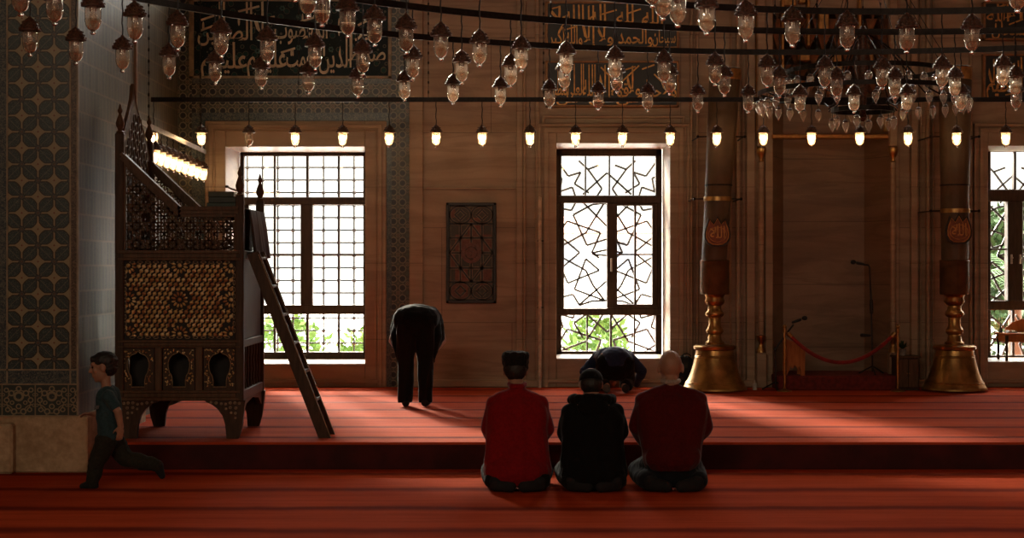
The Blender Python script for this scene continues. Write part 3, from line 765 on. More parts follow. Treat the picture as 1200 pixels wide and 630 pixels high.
def side(D, sgn):
    f = 1 if sgn < 0 else -1
    y0, y1 = (D-0.03, D+0.03)
    fr_ = MB()
    # rails with stepped mouldings
    for a, b2, t in ((293, 297, 0.045), (297, 302, 0.034), (302, 305, 0.040), (398, 401, 0.040), (401, 405, 0.030), (405, 407, 0.038), (457, 460, 0.038), (460, 465, 0.030), (465, 469, 0.042)):
        fr_.bbox(kx(139), kx(282), D-t, D+t, kz(b2), kz(a), 0.004)
    for xa, xb in ((139, 144.5), (277, 282)): fr_.bbox(kx(xa), kx(xb), D-0.032, D+0.032, kz(398), kz(305), 0.005)
    for xa, xb in ((139, 142.5), (182, 190.5), (229.5, 238), (277.5, 282)): fr_.bbox(kx(xa), kx(xb), D-0.032, D+0.032, kz(458), kz(406), 0.005)
    fr_.build('rail', M_WALNUT_LIGHT, k_root)
    tr_ = MB()                                          # sloping and level top rail
    for off, t, hgt in ((0.0, 0.055, 0.030), (-0.030, 0.040, 0.036), (-0.062, 0.030, 0.022)):
        P0, P1, P2 = Vector((kx(143), D, kz(180)+off)), Vector((kx(211), D, kz(244)+off)), Vector((kx(280), D, kz(244)+off))
        tr_.bar(P0, P1+(P1-P0).normalized()*0.01, 2*t, hgt); tr_.bar(P1-Vector((0.01, 0, 0)), P2, 2*t, hgt)
    tr_.bbox(kx(141), kx(148), D-0.028, D+0.028, kz(293), kz(180), 0.004); tr_.bbox(kx(275), kx(281), D-0.028, D+0.028, kz(293), kz(247), 0.004)
    tr_.build('handrail', M_WALNUT_LIGHT, k_root)
    lattice_mb(D).build('lattice_panel', M_WALNUT_LIGHT, k_root)
    # inlaid field
    bk = MB().box(kx(143), kx(278), D-0.008, D+0.012, kz(399), kz(304)).build('inlaid_panel', M_BACKING, k_root)
    cell = MB(); yf = D-0.010 if sgn < 0 else D+0.014
    ro = (Vector((1, 0, 0)), Vector((0, 0, 1)), Vector((0, 1, 0)))
    X0, X1, Z0, Z1 = kx(150.5), kx(271), kz(391), kz(311)
    cxm, czm = (X0+X1)/2, (Z0+Z1)/2
    ros = [(cxm, czm), (cxm, Z0), (cxm, Z1), (X0, czm), (X1, czm), (X0, Z0), (X1, Z0), (X0, Z1), (X1, Z1)]
    g = 0.0445
    for (rx, rz) in ros:
        cell.ell((rx, yf, rz), (0.019, 0.019, 0.012), ro, 8, 5)
        for k in range(12):
            a = 2*math.pi*(k+0.5)/12
            for rr, rl, rw in ((0.052, 0.020, 0.0105),):
                qx, qz = rx+rr*math.cos(a), rz+rr*math.sin(a)
                if X0-0.03 <= qx <= X1+0.03 and Z0-0.03 <= qz <= Z1+0.03:
                    e = (Vector((math.cos(a), 0, math.sin(a))), Vector((-math.sin(a), 0, math.cos(a))), Vector((0, 1, 0)))
                    cell.ell((qx, yf, qz), (rl, rw, 0.011), e, 8, 5)
    j = 0; zz = Z0-0.005
    while zz < Z1+0.01:
        i = 0; xx = X0+(0.0 if j % 2 else g/2)
        while xx < X1+0.01:
            if all(math.hypot(xx-rx, zz-rz) > 0.088 for rx, rz in ros):
                cell.ell((xx, yf, zz), (0.0182, 0.0175, 0.012), ro, 8, 5)
                cell.ell((xx+g/4, yf, zz+g*0.43), (0.008, 0.006, 0.008), ro, 6, 4)
            xx += g; i += 1
        zz += g*0.86; j += 1
    cell.build('inlay_pattern', M_INLAY, bk, True, angle=80)
    bd = MB()
    nx, nz2 = 13, 10
    for i in range(nx):
        for zq in (kz(307), kz(395)):
            bd.tube([(X0+(X1-X0)*(i+0.5)/nx+0.021*math.cos(t), yf, zq+0.010*math.sin(t)) for t in [2*math.pi*q/12 for q in range(12)]], 0.0035, 5, True)
    for i in range(nz2):
        for xq in (kx(147), kx(274.5)):
            bd.tube([(xq+0.009*math.cos(t), yf, Z0+(Z1-Z0)*(i+0.5)/nz2+0.020*math.sin(t)) for t in [2*math.pi*q/12 for q in range(12)]], 0.0035, 5, True)
    bd.build('inlay_border', M_BONE, bk, True)
    # arched panels
    for (xa, xb) in arches:
        cx = (kx(xa)+kx(xb))/2; w_ = kx(xb)-kx(xa)
        hole = ogee(cx, w_*0.70, kz(453), kz(410.5))
        pmb = shape2d([rect(kx(xa)-0.004, kx(xb)+0.004, kz(457.5), kz(407)), hole], D-0.012, D+0.012)
        ap = pmb.build('arched_panel', M_WALNUT, k_root)
        bead = MB(); rnd = random.Random(int(xa))
        for q in range(150):
            x_, z_ = rnd.uniform(kx(xa)+0.008, kx(xb)-0.008), rnd.uniform(kz(452), kz(409))
            if not area_poly(hole, (x_, z_)) and not area_poly(hole, (x_+(cx-x_)*0.12, z_)):
                a = rnd.uniform(0, 3.14); e = (Vector((math.cos(a), 0, math.sin(a))), Vector((-math.sin(a), 0, math.cos(a))), Vector((0, 1, 0)))
                bead.ell((x_, D-0.014 if sgn < 0 else D+0.014, z_), (rnd.uniform(0.006, 0.013), rnd.uniform(0.004, 0.007), 0.006), e, 6, 4)
        bead.build('inlay_pattern', M_INLAY, ap, True, angle=80)
        hb = [Vector((x_, D-0.013 if sgn < 0 else D+0.013, z_)) for x_, z_ in hole]
        MB().tube(hb, 0.0035, 5, True).build('bead_moulding', M_BONE, ap, True)
    # legs with the arched apron
    def leg_poly(m_):
        pts = [(139, 468.5), (187, 468.5), (184, 471), (178, 473.5), (171, 479), (165.5, 487), (162.5, 497), (161, 513.5), (147, 513.5), (143, 500)]
        pts = [(kx(a), kz(b2) if b2 < 513 else PH+0.002) for a, b2 in pts]
        if m_: c = kx(139)+kx(288); pts = [(c-a, b2) for a, b2 in pts][::-1]
        return pts
    for m_ in (0, 1):
        L = leg_poly(m_)
        lg = MB().prism(L, D-0.028, D+0.028).build('leg', M_WALNUT, k_root, fix=True)
        st = MB()
        for (a, b2, r) in ((146, 472, .012), (151, 471.5, .013), (156.5, 471.5, .013), (162, 473, .011), (167, 472.5, .011), (173, 471.5, .013), (179, 470.8, .010), (150, 477.5, .013), (156.5, 477, .013), (161.5, 478.5, .010), (150.5, 483.5, .012), (155.5, 483, .010), (150.5, 489, .009)):
            qx = kx(a) if not m_ else kx(139)+kx(288)-kx(a)
            yq = D-0.029 if sgn < 0 else D+0.029
            st.tube([(qx+r*0.8*math.cos(t), yq, kz(b2)+r*0.8*math.sin(t)) for t in [2*math.pi*q/10 for q in range(10)]], 0.0035, 5, True)
            st.ell((qx, yq, kz(b2)), (0.004, 0.004, 0.004), n=6, m=4)
        st.build('inlay_border', M_BONE, lg, True)
side(KF, -1); side(KB, 1)
# short sides
for xq in (KX1-0.035, KX0+0.035):
    es = MB()
    for a, b2 in ((293, 303), (398, 407), (457, 469)): es.bbox(xq-0.03, xq+0.03, KF, KB, kz(b2), kz(a), 0.006)
    es.build('end_rails', M_WALNUT, k_root)
    for q in range(7):
        yq = KF+0.1+(KB-KF-0.2)*q/6
        MB().lathe([(0.016, kz(457)), (0.016, kz(452)), (0.010, kz(448)), (0.017, kz(437)), (0.012, kz(425)), (0.018, kz(415)), (0.016, kz(407))], (xq, yq, 0), 8).build('baluster', M_WALNUT, k_root, True)
    MB().bbox(xq-0.012, xq+0.012, KF+0.04, KB-0.04, kz(398), kz(303), 0.004).build('end_panel', M_WALNUT, k_root)
for xq in (KX1-0.035, KX0+0.035):                        # pointed apron between the end legs
    poly = [(KF+0.02, kz(468)), (KB-0.02, kz(468)), (KB-0.02, kz(486)), (KB-0.12, kz(482)), (KB-0.22, kz(475)), ((KF+KB)/2, kz(471)), (KF+0.22, kz(475)), (KF+0.12, kz(482)), (KF+0.02, kz(486))]
    MB().prism_yz(poly, xq-0.02, xq+0.02).build('apron', M_WALNUT, k_root, fix=True)
MB().bbox(KX0+0.03, KX1-0.03, KF+0.03, KB-0.03, kz(303), kz(298), 0.005).build('seat', M_WALNUT, k_root)
MB().bbox(KX0+0.08, KX1-0.08, KF+0.20, KF+0.24, kz(457), kz(408), 0.005).build('added_dark_board', M_BACKING, k_root)  # dark board added inside the chair to keep the arched openings black
MB().bbox(KX0+0.03, KX1-0.03, KF+0.04, KB-0.04, kz(467), kz(462), 0.005).build('bottom_board', M_WALNUT, k_root)
# pierced backboard with pointed head
ym = KF+0.46; bz = lambda y: ZZ(y, 14.8)
prof = [(KF+0.03, kz(303)), (KB-0.03, kz(303)), (KB-0.03, bz(195)), (KB-0.06, bz(178)), (KB-0.20, bz(160)), (KB-0.40, bz(141)), (ym+0.13, bz(127)), (ym+0.04, bz(116)), (ym, bz(100)), (ym-0.04, bz(116)), (ym-0.11, bz(127)), (KF+0.20, bz(146)), (KF+0.08, bz(165)), (KF+0.03, bz(180))]
bkb = MB().prism_yz(prof, KX0+0.02, KX0+0.05).build('backboard', M_WALNUT, k_root, fix=True)
rim = MB().tube([(KX0+0.035, y_, z_) for y_, z_ in prof[2:]], 0.022, 6); rim.build('rim', M_WALNUT_LIGHT, bkb, True)
dots = MB(); rnd = random.Random(3)
for i in range(7):
    for j in range(16):
        y_, z_ = KF+0.10+i*0.15+(j % 2)*0.07, kz(290)+j*0.075
        if area_poly(prof, (y_, z_)) and area_poly(prof, (y_+0.06, z_)) and area_poly(prof, (y_-0.06, z_+0.06)):
            dots.tube([(KX0+0.052, y_+0.045*math.cos(t), z_+0.045*math.sin(t)) for t in [2*math.pi*q/8 for q in range(8)]], 0.006, 4, True)
dots.build('carved_rings', M_WALNUT_LIGHT, bkb, True)
# drapery over the open end
ck = MB()
n = 22; pts0 = []
for i in range(n+1):
    t = i/n; y_ = KF+0.12+(KB-KF-0.30)*t
    for j, (dx, z_) in enumerate(((-0.085, kz(296)), (-0.083, kz(262)), (-0.045, kz(243)), (0.025, kz(245)), (0.045, kz(264)), (0.062, kz(285)), (0.075, kz(302)))):
        fold = 0.022*math.sin(i*1.9)*(j/6.0)
        pts0.append((KX1+dx+fold, y_+0.02*math.sin(i*0.9+j*0.4), z_+0.004*math.sin(i*1.3)))
m7 = 7
ck.add(pts0, [[i*m7+j, i*m7+j+1, (i+1)*m7+j+1, (i+1)*m7+j] for i in range(n) for j in range(m7-1)])
M_DRAPE = plain('dark_brown_cloth', (0.040, 0.022, 0.014), 0.9, var=0.3, sheen=0.2)
dr = ck.build('draped_cloth', M_DRAPE, None, True, angle=180)
md_ = dr.modifiers.new('t', 'SOLIDIFY'); md_.thickness = 0.008
tag(dr, 'dark brown cloth draped over the open end of the preaching chair above the ladder', 'cloth')

# ladder against the chair
lad = thing('wooden_ladder', 'dark narrow wooden ladder leaning from the preaching chair down to the carpet', 'ladder', (XX(384, 14.5), 14.6, PH))
LD = (14.46, 14.78); topx, topz = XX(298, 14.5), ZZ(298, 14.5); bx, bz0 = XX(381, 14.5), PH
for D in LD:
    poly = [(topx-0.055, topz), (topx+0.045, topz+0.03), (bx+0.055, bz0), (bx-0.05, bz0)]
    MB().prism(poly, D-0.016, D+0.016).build('stringer', M_WALNUT, lad, fix=True)
    e = MB().tube([(topx+0.045, D-0.016, topz), (bx+0.052, D-0.016, bz0+0.01)], 0.004, 5); e.build('edging', M_BONE, lad, True)
for k in range(7):
    t = 0.02+0.155*k; z_ = topz+(bz0-topz)*t; x_ = topx+(bx-topx)*t
    if z_ < 0.3: continue
    MB().bbox(x_-0.035, x_+0.055, LD[0], LD[1], z_-0.012, z_+0.012, 0.004).build('tread', M_WALNUT_LIGHT, lad)
# books on the top rail, on a short board across the chair
sh = MB().bbox(kx(232), kx(274.5), KF+0.06, KB-0.06, kz(247), kz(244), 0.003).build('shelf', M_WALNUT, k_root)
bookc = [((0.022, 0.045, 0.030), 'thick dark green book at the bottom of the stack on the preaching chair', 237, 276, 0.055), ((0.030, 0.040, 0.028), 'green book with pale page edges in the middle of the stack on the chair', 239, 274, 0.050), ((0.050, 0.060, 0.030), 'olive green book lying on top of the stack on the chair', 238, 268, 0.045)]
zb = kz(244)+0.001
for i, (c, lab, xa, xb, th) in enumerate(bookc):
    bk = thing('book', lab, 'book', (kx((xa+xb)/2), KF+0.34, zb), 'stacked books on the preaching chair')
    y0, y1 = KF+0.22+i*0.012, KF+0.46-i*0.01
    cv = MB(); cv.bbox(kx(xa), kx(xb), y0, y1, zb, zb+0.005, 0.001); cv.bbox(kx(xa), kx(xb), y0, y1, zb+th-0.005, zb+th, 0.001); cv.bbox(kx(xa), kx(xb), y0, y0+0.006, zb, zb+th, 0.002)
    cv.build('cover', plain('book_cover', c, 0.5), bk)
    MB().box(kx(xa)+0.006, kx(xb)-0.006, y0+0.005, y1-0.006, zb+0.005, zb+th-0.005).build('pages', M_BONE, bk)
    zb += th+0.001
mic = thing('gooseneck_microphone', 'short pale ribbed gooseneck microphone on the corner post of the preaching chair', 'microphone', (kx(279), KF+0.05, kz(229)))
pts = [PX(281, 224, KF+0.06), PX(277, 223, KF+0.06), PX(272, 221.5, KF+0.06), PX(266, 218.5, KF+0.06)]
g = MB()
for a, b2 in zip(pts, pts[1:]):
    for k in range(4): g.ell(a+(b2-a)*(k/4), (0.007, 0.009, 0.010), n=8, m=5)
g.build('neck', plain('pale_rubber', (0.45, 0.38, 0.30), 0.6), mic, True)
MB().ell(pts[-1], (0.018, 0.011, 0.011), n=10, m=6).build('microphone_head', M_BLACKP, mic, True)

# ------------------------------------------------------------------ Arabic lettering
FORMS = {'ا': (0xFE8D, 0xFE8E), 'أ': (0xFE83, 0xFE84), 'إ': (0xFE87, 0xFE88), 'ب': (0xFE8F, 4), 'ت': (0xFE95, 4), 'ة': (0xFE93, 0xFE94), 'ح': (0xFEA1, 4), 'د': (0xFEA9, 0xFEAA), 'ذ': (0xFEAB, 0xFEAC), 'ر': (0xFEAD, 0xFEAE), 'س': (0xFEB1, 4), 'ص': (0xFEB9, 4), 'ض': (0xFEBD, 4), 'ط': (0xFEC1, 4), 'ظ': (0xFEC5, 4), 'ع': (0xFEC9, 4), 'غ': (0xFECD, 4), 'ق': (0xFED5, 4), 'ك': (0xFED9, 4), 'ل': (0xFEDD, 4), 'م': (0xFEE1, 4), 'ن': (0xFEE5, 4), 'ه': (0xFEE9, 4), 'و': (0xFEED, 0xFEEE), 'ي': (0xFEF1, 4)}
LAMALEF = {'ا': 0xFEFB, 'أ': 0xFEF7, 'إ': 0xFEF9}
def shape(word):
    out = []; i = 0; joined = False
    while i < len(word):
        ch = word[i]
        if ch == 'ل' and i+1 < len(word) and word[i+1] in LAMALEF:
            out.append(chr(LAMALEF[word[i+1]]+(1 if joined else 0))); joined = False; i += 2; continue
        b_, k = FORMS[ch]; dual = k == 4; nxt = i+1 < len(word)
        if dual: f = (3 if nxt else 1) if joined else (2 if nxt else 0); out.append(chr(b_+f)); joined = nxt
        else: out.append(chr(k if joined else b_)); joined = False
        i += 1
    return ''.join(out[::-1])
_wc = {}
def word_mesh(word):
    if word not in _wc:
        cu = bpy.data.curves.new('tmp', 'FONT'); cu.body = shape(word); cu.size = 1; cu.offset = 0.010; cu.fill_mode = 'FRONT'; cu.resolution_u = 4
        o = bpy.data.objects.new('tmp', cu); C.objects.link(o); me = evalmesh(o); bpy.data.objects.remove(o); bpy.data.curves.remove(cu)
        vs = [(v.co.x, v.co.y) for v in me.vertices]; fs = [list(p.vertices) for p in me.polygons]; bpy.data.meshes.remove(me); _wc[word] = (vs, fs)
    return _wc[word]
_wn = [0]
def put_word(mb, word, x0, x1, z0, body, tall, y, lean=0.0):
    """x0..x1 width, z0 baseline, body = height of the low letters, tall = height of the upright strokes"""
    vs, fs = word_mesh(word); xa = min(v[0] for v in vs); xb = max(v[0] for v in vs); k = (x1-x0)/(xb-xa)
    def zz(v):
        if v <= 0.42: return v/0.42*body
        return body+(v-0.42)/0.30*(tall-body)
    _wn[0] += 1; y -= 0.0011*(_wn[0] % 9)
    mb.add([(x0+(v[0]-xa)*k+lean*zz(v[1]), y, z0+zz(v[1])) for v in vs], fs)
def finish_text(mb, name, mat, parent, thick=0.008):
    o = mb.build(name, mat, parent); md_ = o.modifiers.new('t', 'SOLIDIFY'); md_.thickness = thick; md_.offset = 0; return o
def W(x): return XX(x, DW)
def WZ(y): return ZZ(y, DW)
M_LETTER = plain('ivory_glaze', (0.50, 0.40, 0.25), 0.35, var=0.15, scale=8)
M_GOLDLET = plain('gold_leaf_letters', (0.55, 0.27, 0.075), 0.38, 0.45, var=0.25, scale=18)
def m_ground(name, c1, c2, c3):
    m, p = newmat(name); x, y, z = coords(); v = vec(x, 0.0, z)
    n = nz(v, 3, 3); d = vor(v, 9.0); f2 = vor(v, 23.0)
    c = mixc(sstep(n, 0.35, 0.65), c1, c2); c = mixc((d.lt(0.24))*0.8, c, c3); c = mixc((ab(d-0.30)).lt(0.025)*0.5, c, (0.18, 0.18, 0.13)); c = mixc(f2.lt(0.12)*0.6, c, (0.16, 0.13, 0.09))
    setp(p, c, 0.45, 0, 0.15); return m
M_GREEN = m_ground('green_black_glaze', (0.007, 0.014, 0.013), (0.010, 0.020, 0.026), (0.012, 0.055, 0.050))
M_BLACKG = plain('black_ground', (0.010, 0.010, 0.009), 0.4)
# large tile panel of script over the first window
cp = thing('calligraphy_panel', 'wide dark green tile panel with large ivory script above the left window', 'panel', (W(340), DW-0.01, WZ(92)))
MB().box(W(226), W(457), DW-0.02, DW-0.003, WZ(90), WZ(-12)).build('panel_ground', M_GREEN, cp)
fb = MB()
for xa, xb, ya, yb in ((222, 227.5, -14, 92), (455, 459, -14, 92), (222, 459, 89, 92), (222, 459, -0.5, 1.8)): fb.bbox(W(xa), W(xb), DW-0.035, DW-0.003, WZ(yb), WZ(ya), 0.004)
fb.build('panel_frame', plain('pale_band', (0.27, 0.215, 0.13), 0.4), cp)
tm = MB(); yt = DW-0.024; u = 0.01035
for (wd, xa, xb, yb, body, tall) in (('صراط', 408, 452, 72, 12, 34), ('الذين', 374, 412, 79, 14, 66), ('أنعمت', 336, 374, 78, 13, 36), ('عليهم', 290, 336, 79, 14, 36), ('عليهم', 236, 290, 80, 13, 30),
        ('غير', 416, 448, 42, 11, 30), ('المغضوب', 322, 384, 45, 13, 42), ('ولا', 298, 322, 48, 13, 46), ('الضالين', 232, 296, 47, 12, 44)):
    put_word(tm, wd, W(xa), W(xb), WZ(yb), body*u, tall*u, yt)
for (xa, ya, xb, yb) in ((280, 14, 304, 8), (236, 24, 254, 18), (306, 24, 322, 20), (352, 26, 372, 20), (236, 36, 250, 31), (330, 62, 346, 57), (420, 30, 436, 22)):   # vowel strokes
    tm.bar((W(xa), yt-0.012, WZ(ya)), (W(xb), yt-0.012, WZ(yb)), 0.005, 0.018)
finish_text(tm, 'lettering', M_LETTER, cp, 0.010)
fm = MB()
for (xa, ya) in ((331, 10), (351, 20), (241, 40), (302, 60), (256, 54), (312, 74), (412, 54), (438, 36), (350, 56), (388, 58), (276, 68), (322, 40)):
    for k in range(6):
        a = k*math.pi/3; fm.ell((W(xa)+0.022*math.cos(a), DW-0.020, WZ(ya)+0.022*math.sin(a)), (0.013, 0.003, 0.013), n=8, m=4)
fm.build('flowers', plain('turquoise_glaze', (0.035, 0.10, 0.095), 0.3), cp, True)
def small_panel(x0, x1, y0, y1, words, label, strokes):
    r = thing('inscription_panel', label, 'panel', (W((x0+x1)/2), DW-0.05, WZ(y1)), 'black and gold inscription panels')
    MB().box(W(x0), W(x1), DW-0.075, DW-0.003, WZ(y1), WZ(y0)).build('panel_ground', M_BLACKG, r)
    f_ = MB()
    for xa, xb, ya, yb in ((x0-2, x0+0.8, y0-2, y1+2), (x1-0.8, x1+2, y0-2, y1+2), (x0-2, x1+2, y0-2, y0+0.4), (x0-2, x1+2, y1-0.4, y1+2)): f_.bbox(W(xa), W(xb), DW-0.095, DW-0.003, WZ(yb), WZ(ya), 0.005)
    f_.build('panel_frame', plain('dull_gold_frame', (0.30, 0.15, 0.06), 0.45, 0.3), r)
    t_ = MB()
    for (wd, xa, xb, yb, body, tall) in words: put_word(t_, wd, W(xa), W(xb), WZ(yb), body*u, tall*u, DW-0.079)
    for (xa, ya, xb, yb) in strokes: t_.bar((W(xa), DW-0.091, WZ(ya)), (W(xb), DW-0.091, WZ(yb)), 0.004, 0.012)
    finish_text(t_, 'lettering', M_GOLDLET, r, 0.008)
small_panel(641, 793, 5, 56, [('سبحان', 764, 791, 51, 8, 18), ('الله', 752, 776, 29, 8, 23), ('والحمد', 724, 764, 52, 9, 27), ('لله', 722, 742, 28, 8, 22), ('ولا', 700, 718, 51, 8, 26), ('إله', 690, 712, 28, 8, 22), ('إلا', 682, 698, 52, 8, 44), ('الله', 660, 684, 27, 8, 20), ('والله', 662, 682, 52, 8, 22), ('أكبر', 643, 662, 52, 9, 22), ('لا', 645, 658, 28, 8, 20)],
            'black panel of gold script above the middle window, upper one of the pair', [(705, 18, 722, 13), (735, 17, 750, 12), (662, 36, 676, 32), (645, 12, 656, 9), (770, 18, 786, 14)])
small_panel(641, 793, 74, 124, [('ولا', 774, 792, 113, 9, 32), ('حول', 750, 774, 114, 9, 20), ('ولا', 734, 750, 112, 9, 34), ('قوة', 716, 736, 114, 9, 16), ('إلا', 702, 716, 113, 9, 36), ('بالله', 682, 702, 113, 9, 36), ('العلي', 664, 684, 112, 9, 36), ('العظيم', 645, 666, 112, 9, 34), ('ص', 652, 678, 121, 5, 7), ('ن', 690, 708, 121, 5, 7), ('س', 722, 748, 121, 5, 7)],
            'black panel of gold script above the middle window, lower one of the pair', [(728, 84, 744, 79), (752, 82, 766, 77), (716, 108, 748, 78), (704, 80, 730, 106), (766, 88, 784, 106)])
small_panel(1152, 1304, 5, 46, [('سبحان', 1160, 1200, 42, 9, 26), ('الله', 1154, 1180, 26, 8, 20), ('الا', 1172, 1196, 24, 8, 20), ('والحمد', 1205, 1250, 42, 9, 26), ('لله', 1255, 1300, 42, 9, 26)],
            'black panel of gold script at the right edge above the palm window, upper one', [(1160, 12, 1176, 7), (1180, 30, 1196, 24)])
small_panel(1152, 1304, 66, 116, [('العظيم', 1154, 1196, 108, 11, 36), ('العلي', 1164, 1200, 92, 9, 24), ('الا', 1156, 1168, 104, 8, 34), ('بالله', 1205, 1250, 108, 9, 34), ('ولا', 1255, 1300, 108, 9, 34)],
            'black panel of gold script at the right edge above the palm window, lower one', [(1170, 82, 1190, 74), (1176, 112, 1196, 108)])
# inlaid stone panel between the windows
gp = thing('inlaid_stone_panel', 'upright dark red and green inlaid stone panel on the marble wall between the windows', 'panel', (W(552), DW-0.04, WZ(355)))
X0, X1, Z0, Z1 = W(523), W(581.5), WZ(355), WZ(237.5)
f_ = MB(); y0 = DW-0.045
for a, b2, c, d in ((X0, X0+0.035, Z0, Z1), (X1-0.035, X1, Z0, Z1), (X0, X1, Z0, Z0+0.035), (X0, X1, Z1-0.035, Z1)): f_.bbox(a, b2, y0-0.01, DW-0.002, c, d, 0.005)
f_.build('frame', plain('black_stone', (0.018, 0.013, 0.010), 0.4), gp)
def m_patch():
    m, p = newmat('porphyry_and_serpentine'); x, y, z = coords()
    i = fl((x-X0)/((X1-X0)/4)); j = fl((z-Z0)/((Z1-Z0)/6)); h = fr(sn(i*12.9+j*78.2+3.0)*43758.5)
    n = nz(vec(x, y, z), 24, 5, 0.65)
    c = mixc(sstep(n, 0.3, 0.7), (0.12, 0.030, 0.014), (0.20, 0.062, 0.028)); g_ = mixc(n, (0.035, 0.028, 0.016), (0.070, 0.055, 0.030))
    setp(p, mixc(h.gt(0.62), c, g_), 0.4, 0, 0.4); return m
MB().box(X0+0.03, X1-0.03, y0+0.005, DW-0.002, Z0+0.03, Z1-0.03).build('stone_field', m_patch(), gp)
il = MB(); ik = MB(); xm, zm = (X0+X1)/2, (Z0+Z1)/2; wx, hz = (X1-X0)/2-0.04, (Z1-Z0)/2-0.04
def ln(a, b2, c, d, both=True):
    p, q = Vector((xm+a*wx, y0+0.003, zm+b2*hz)), Vector((xm+c*wx, y0+0.003, zm+d*hz)); il.bar(p, q, 0.016, 0.006, up=(0, 1, 0))
    dv = (q-p).normalized(); nn = Vector((-dv.z, 0, dv.x))*0.014
    for sg in (1, -1): ik.bar(p+nn*sg, q+nn*sg, 0.006, 0.006, up=(0, 1, 0))
for t in (-1, -0.5, 0, 0.5, 1):
    if abs(t) == 1: ln(t, -1, t, 1)
    else: ln(t, -0.62, t, 0.62)
for t in (-1, -0.62, -0.32, 0, 0.32, 0.62, 1): ln(-1, t, 1, t)
for a in (1, -1):
    for b2 in (1, -1): ln(0, 0.62*b2, a, 0.0)
    for c_ in (-0.5, 0.5):
        R_ = [(c_+0.5*math.cos(t), a*(0.81+0.19*math.sin(t))) for t in [2*math.pi*q/16 for q in range(16)]]
        for p, q in zip(R_, R_[1:]+R_[:1]): ln(p[0], p[1], q[0], q[1])
        for q_ in ((c_-0.25, 0.81, c_, 0.92), (c_, 0.92, c_+0.25, 0.81), (c_+0.25, 0.81, c_, 0.70), (c_, 0.70, c_-0.25, 0.81)): ln(q_[0], a*q_[1], q_[2], a*q_[3])
circ = [(0.28*math.cos(t), 0.13*math.sin(t)) for t in [2*math.pi*q/24 for q in range(24)]]
for p, q in zip(circ, circ[1:]+circ[:1]): ln(p[0], p[1], q[0], q[1])
il.build('dark_fillets', bpy.data.materials['black_stone'], gp); ik.build('pale_fillets', plain('pale_fillet', (0.24, 0.165, 0.095), 0.5), gp)
MB().lathe([(0.0, 0), (0.125, 0), (0.125, 0.006), (0.0, 0.006)], (xm, y0+0.006, zm), 28, Matrix.Rotation(math.pi/2, 3, 'X')).build('roundel', plain('red_stone', (0.16, 0.05, 0.026), 0.4, scale=30), gp)
# ------------------------------------------------------------------ hanging iron rings and bars
ZBAR = EYE+1.90; ZTIP = EYE+1.36                        # height of the iron hoops and of the lowest tips of the lamps
ORD = ['first', 'second', 'third', 'fourth', 'fifth', 'sixth', 'seventh', 'eighth', 'ninth', 'tenth', 'eleventh', 'twelfth', 'thirteenth', 'fourteenth', 'fifteenth', 'sixteenth', 'seventeenth', 'eighteenth', 'nineteenth', 'twentieth', 'twenty-first', 'twenty-second', 'twenty-third', 'twenty-fourth', 'twenty-fifth', 'twenty-sixth', 'twenty-seventh', 'twenty-eighth', 'twenty-ninth', 'thirtieth', 'thirty-first', 'thirty-second', 'thirty-third', 'thirty-fourth', 'thirty-fifth', 'thirty-sixth']
RINGS = {'P': ((2.95, 7.9), 5.756, ZBAR-0.005), 'Q': ((2.55, 9.0), 5.972, ZBAR), 'R': ((2.85, 9.0), 3.97, ZBAR+0.055), 'S': ((2.85, 8.7), 2.128, ZBAR+0.03), 'T': ((2.85, 8.7), 0.42, ZBAR+0.03)}
ch = thing('chandelier', 'wide chandelier of concentric black iron hoops hung on chains across the hall', 'chandelier', (2.85, 8.9, ZBAR))
def hoop(c, R, z, a0, a1, n=96):
    mb = MB(); full = abs(a1-a0) > 6.2; vs = []; N = n if full else n+1
    for i in range(N):
        a = a0+(a1-a0)*i/n
        for r, zz in ((R-0.009, z-0.024), (R+0.009, z-0.024), (R+0.009, z+0.024), (R-0.009, z+0.024)): vs.append((c[0]+r*math.cos(a), c[1]+r*math.sin(a), zz))
    fs = []
    for i in range(n):
        j = (i+1) % N
        for k in range(4): fs.append([i*4+k, i*4+(k+1) % 4, j*4+(k+1) % 4, j*4+k])
    if not full: fs += [[0, 1, 2, 3], [n*4+3, n*4+2, n*4+1, n*4]]
    mb.add(vs, fs); return mb
for key, (c, R, z) in RINGS.items():
    if key in 'PQ': a0, a1 = math.radians(-12), math.radians(192)
    else: a0, a1 = 0, 2*math.pi
    hoop(c, R, z, a0, a1).build('hoop', M_IRON, ch, fix=True)
def chain(x, y, z0, z1, mb=None):
    mb = mb or MB(); n = int((z1-z0)/0.055)
    mb.tube([(x, y, z0), (x, y, z1)], 0.004, 5)
    for k in range(n):
        z = z0+(k+0.5)*0.055; mb.ell((x, y, z), (0.010 if k % 2 else 0.004, 0.004 if k % 2 else 0.010, 0.022), n=6, m=4)
    return mb
for key, angs in (('P', (1.2, 1.72, 2.05, 2.6)), ('Q', (1.0, 1.55, 2.3)), ('R', (1.1, 1.95, 2.8)), ('S', (0.6, 2.0, 3.4, 4.8))):
    c, R, z = RINGS[key]
    for a in angs: chain(c[0]+R*math.cos(a), c[1]+R*math.sin(a), z, 8.99).build('chain', M_IRON, ch)
DL = 2000*1.36/142.0                                     # distance of the straight bar
bar = thing('lamp_bar', 'long straight black iron bar carrying the row of lit lamps along the window wall', 'lamp bar', (2.5, DL, ZBAR))
MB().bbox(XX(158, DL), XX(1330, DL), DL-0.012, DL+0.012, ZBAR-0.026, ZBAR+0.026, 0.003).build('rail', M_IRON, bar)
for px_ in (502, 637, 350, 1032, 1190): chain(XX(px_, DL), DL, ZBAR, 8.99).build('chain', M_IRON, bar)
sbar = thing('lamp_bar', 'short pale metal bar of crowded lit lamps beside the tiled wall above the chair', 'lamp bar', (-3.6, 18.3, EYE+1.40))
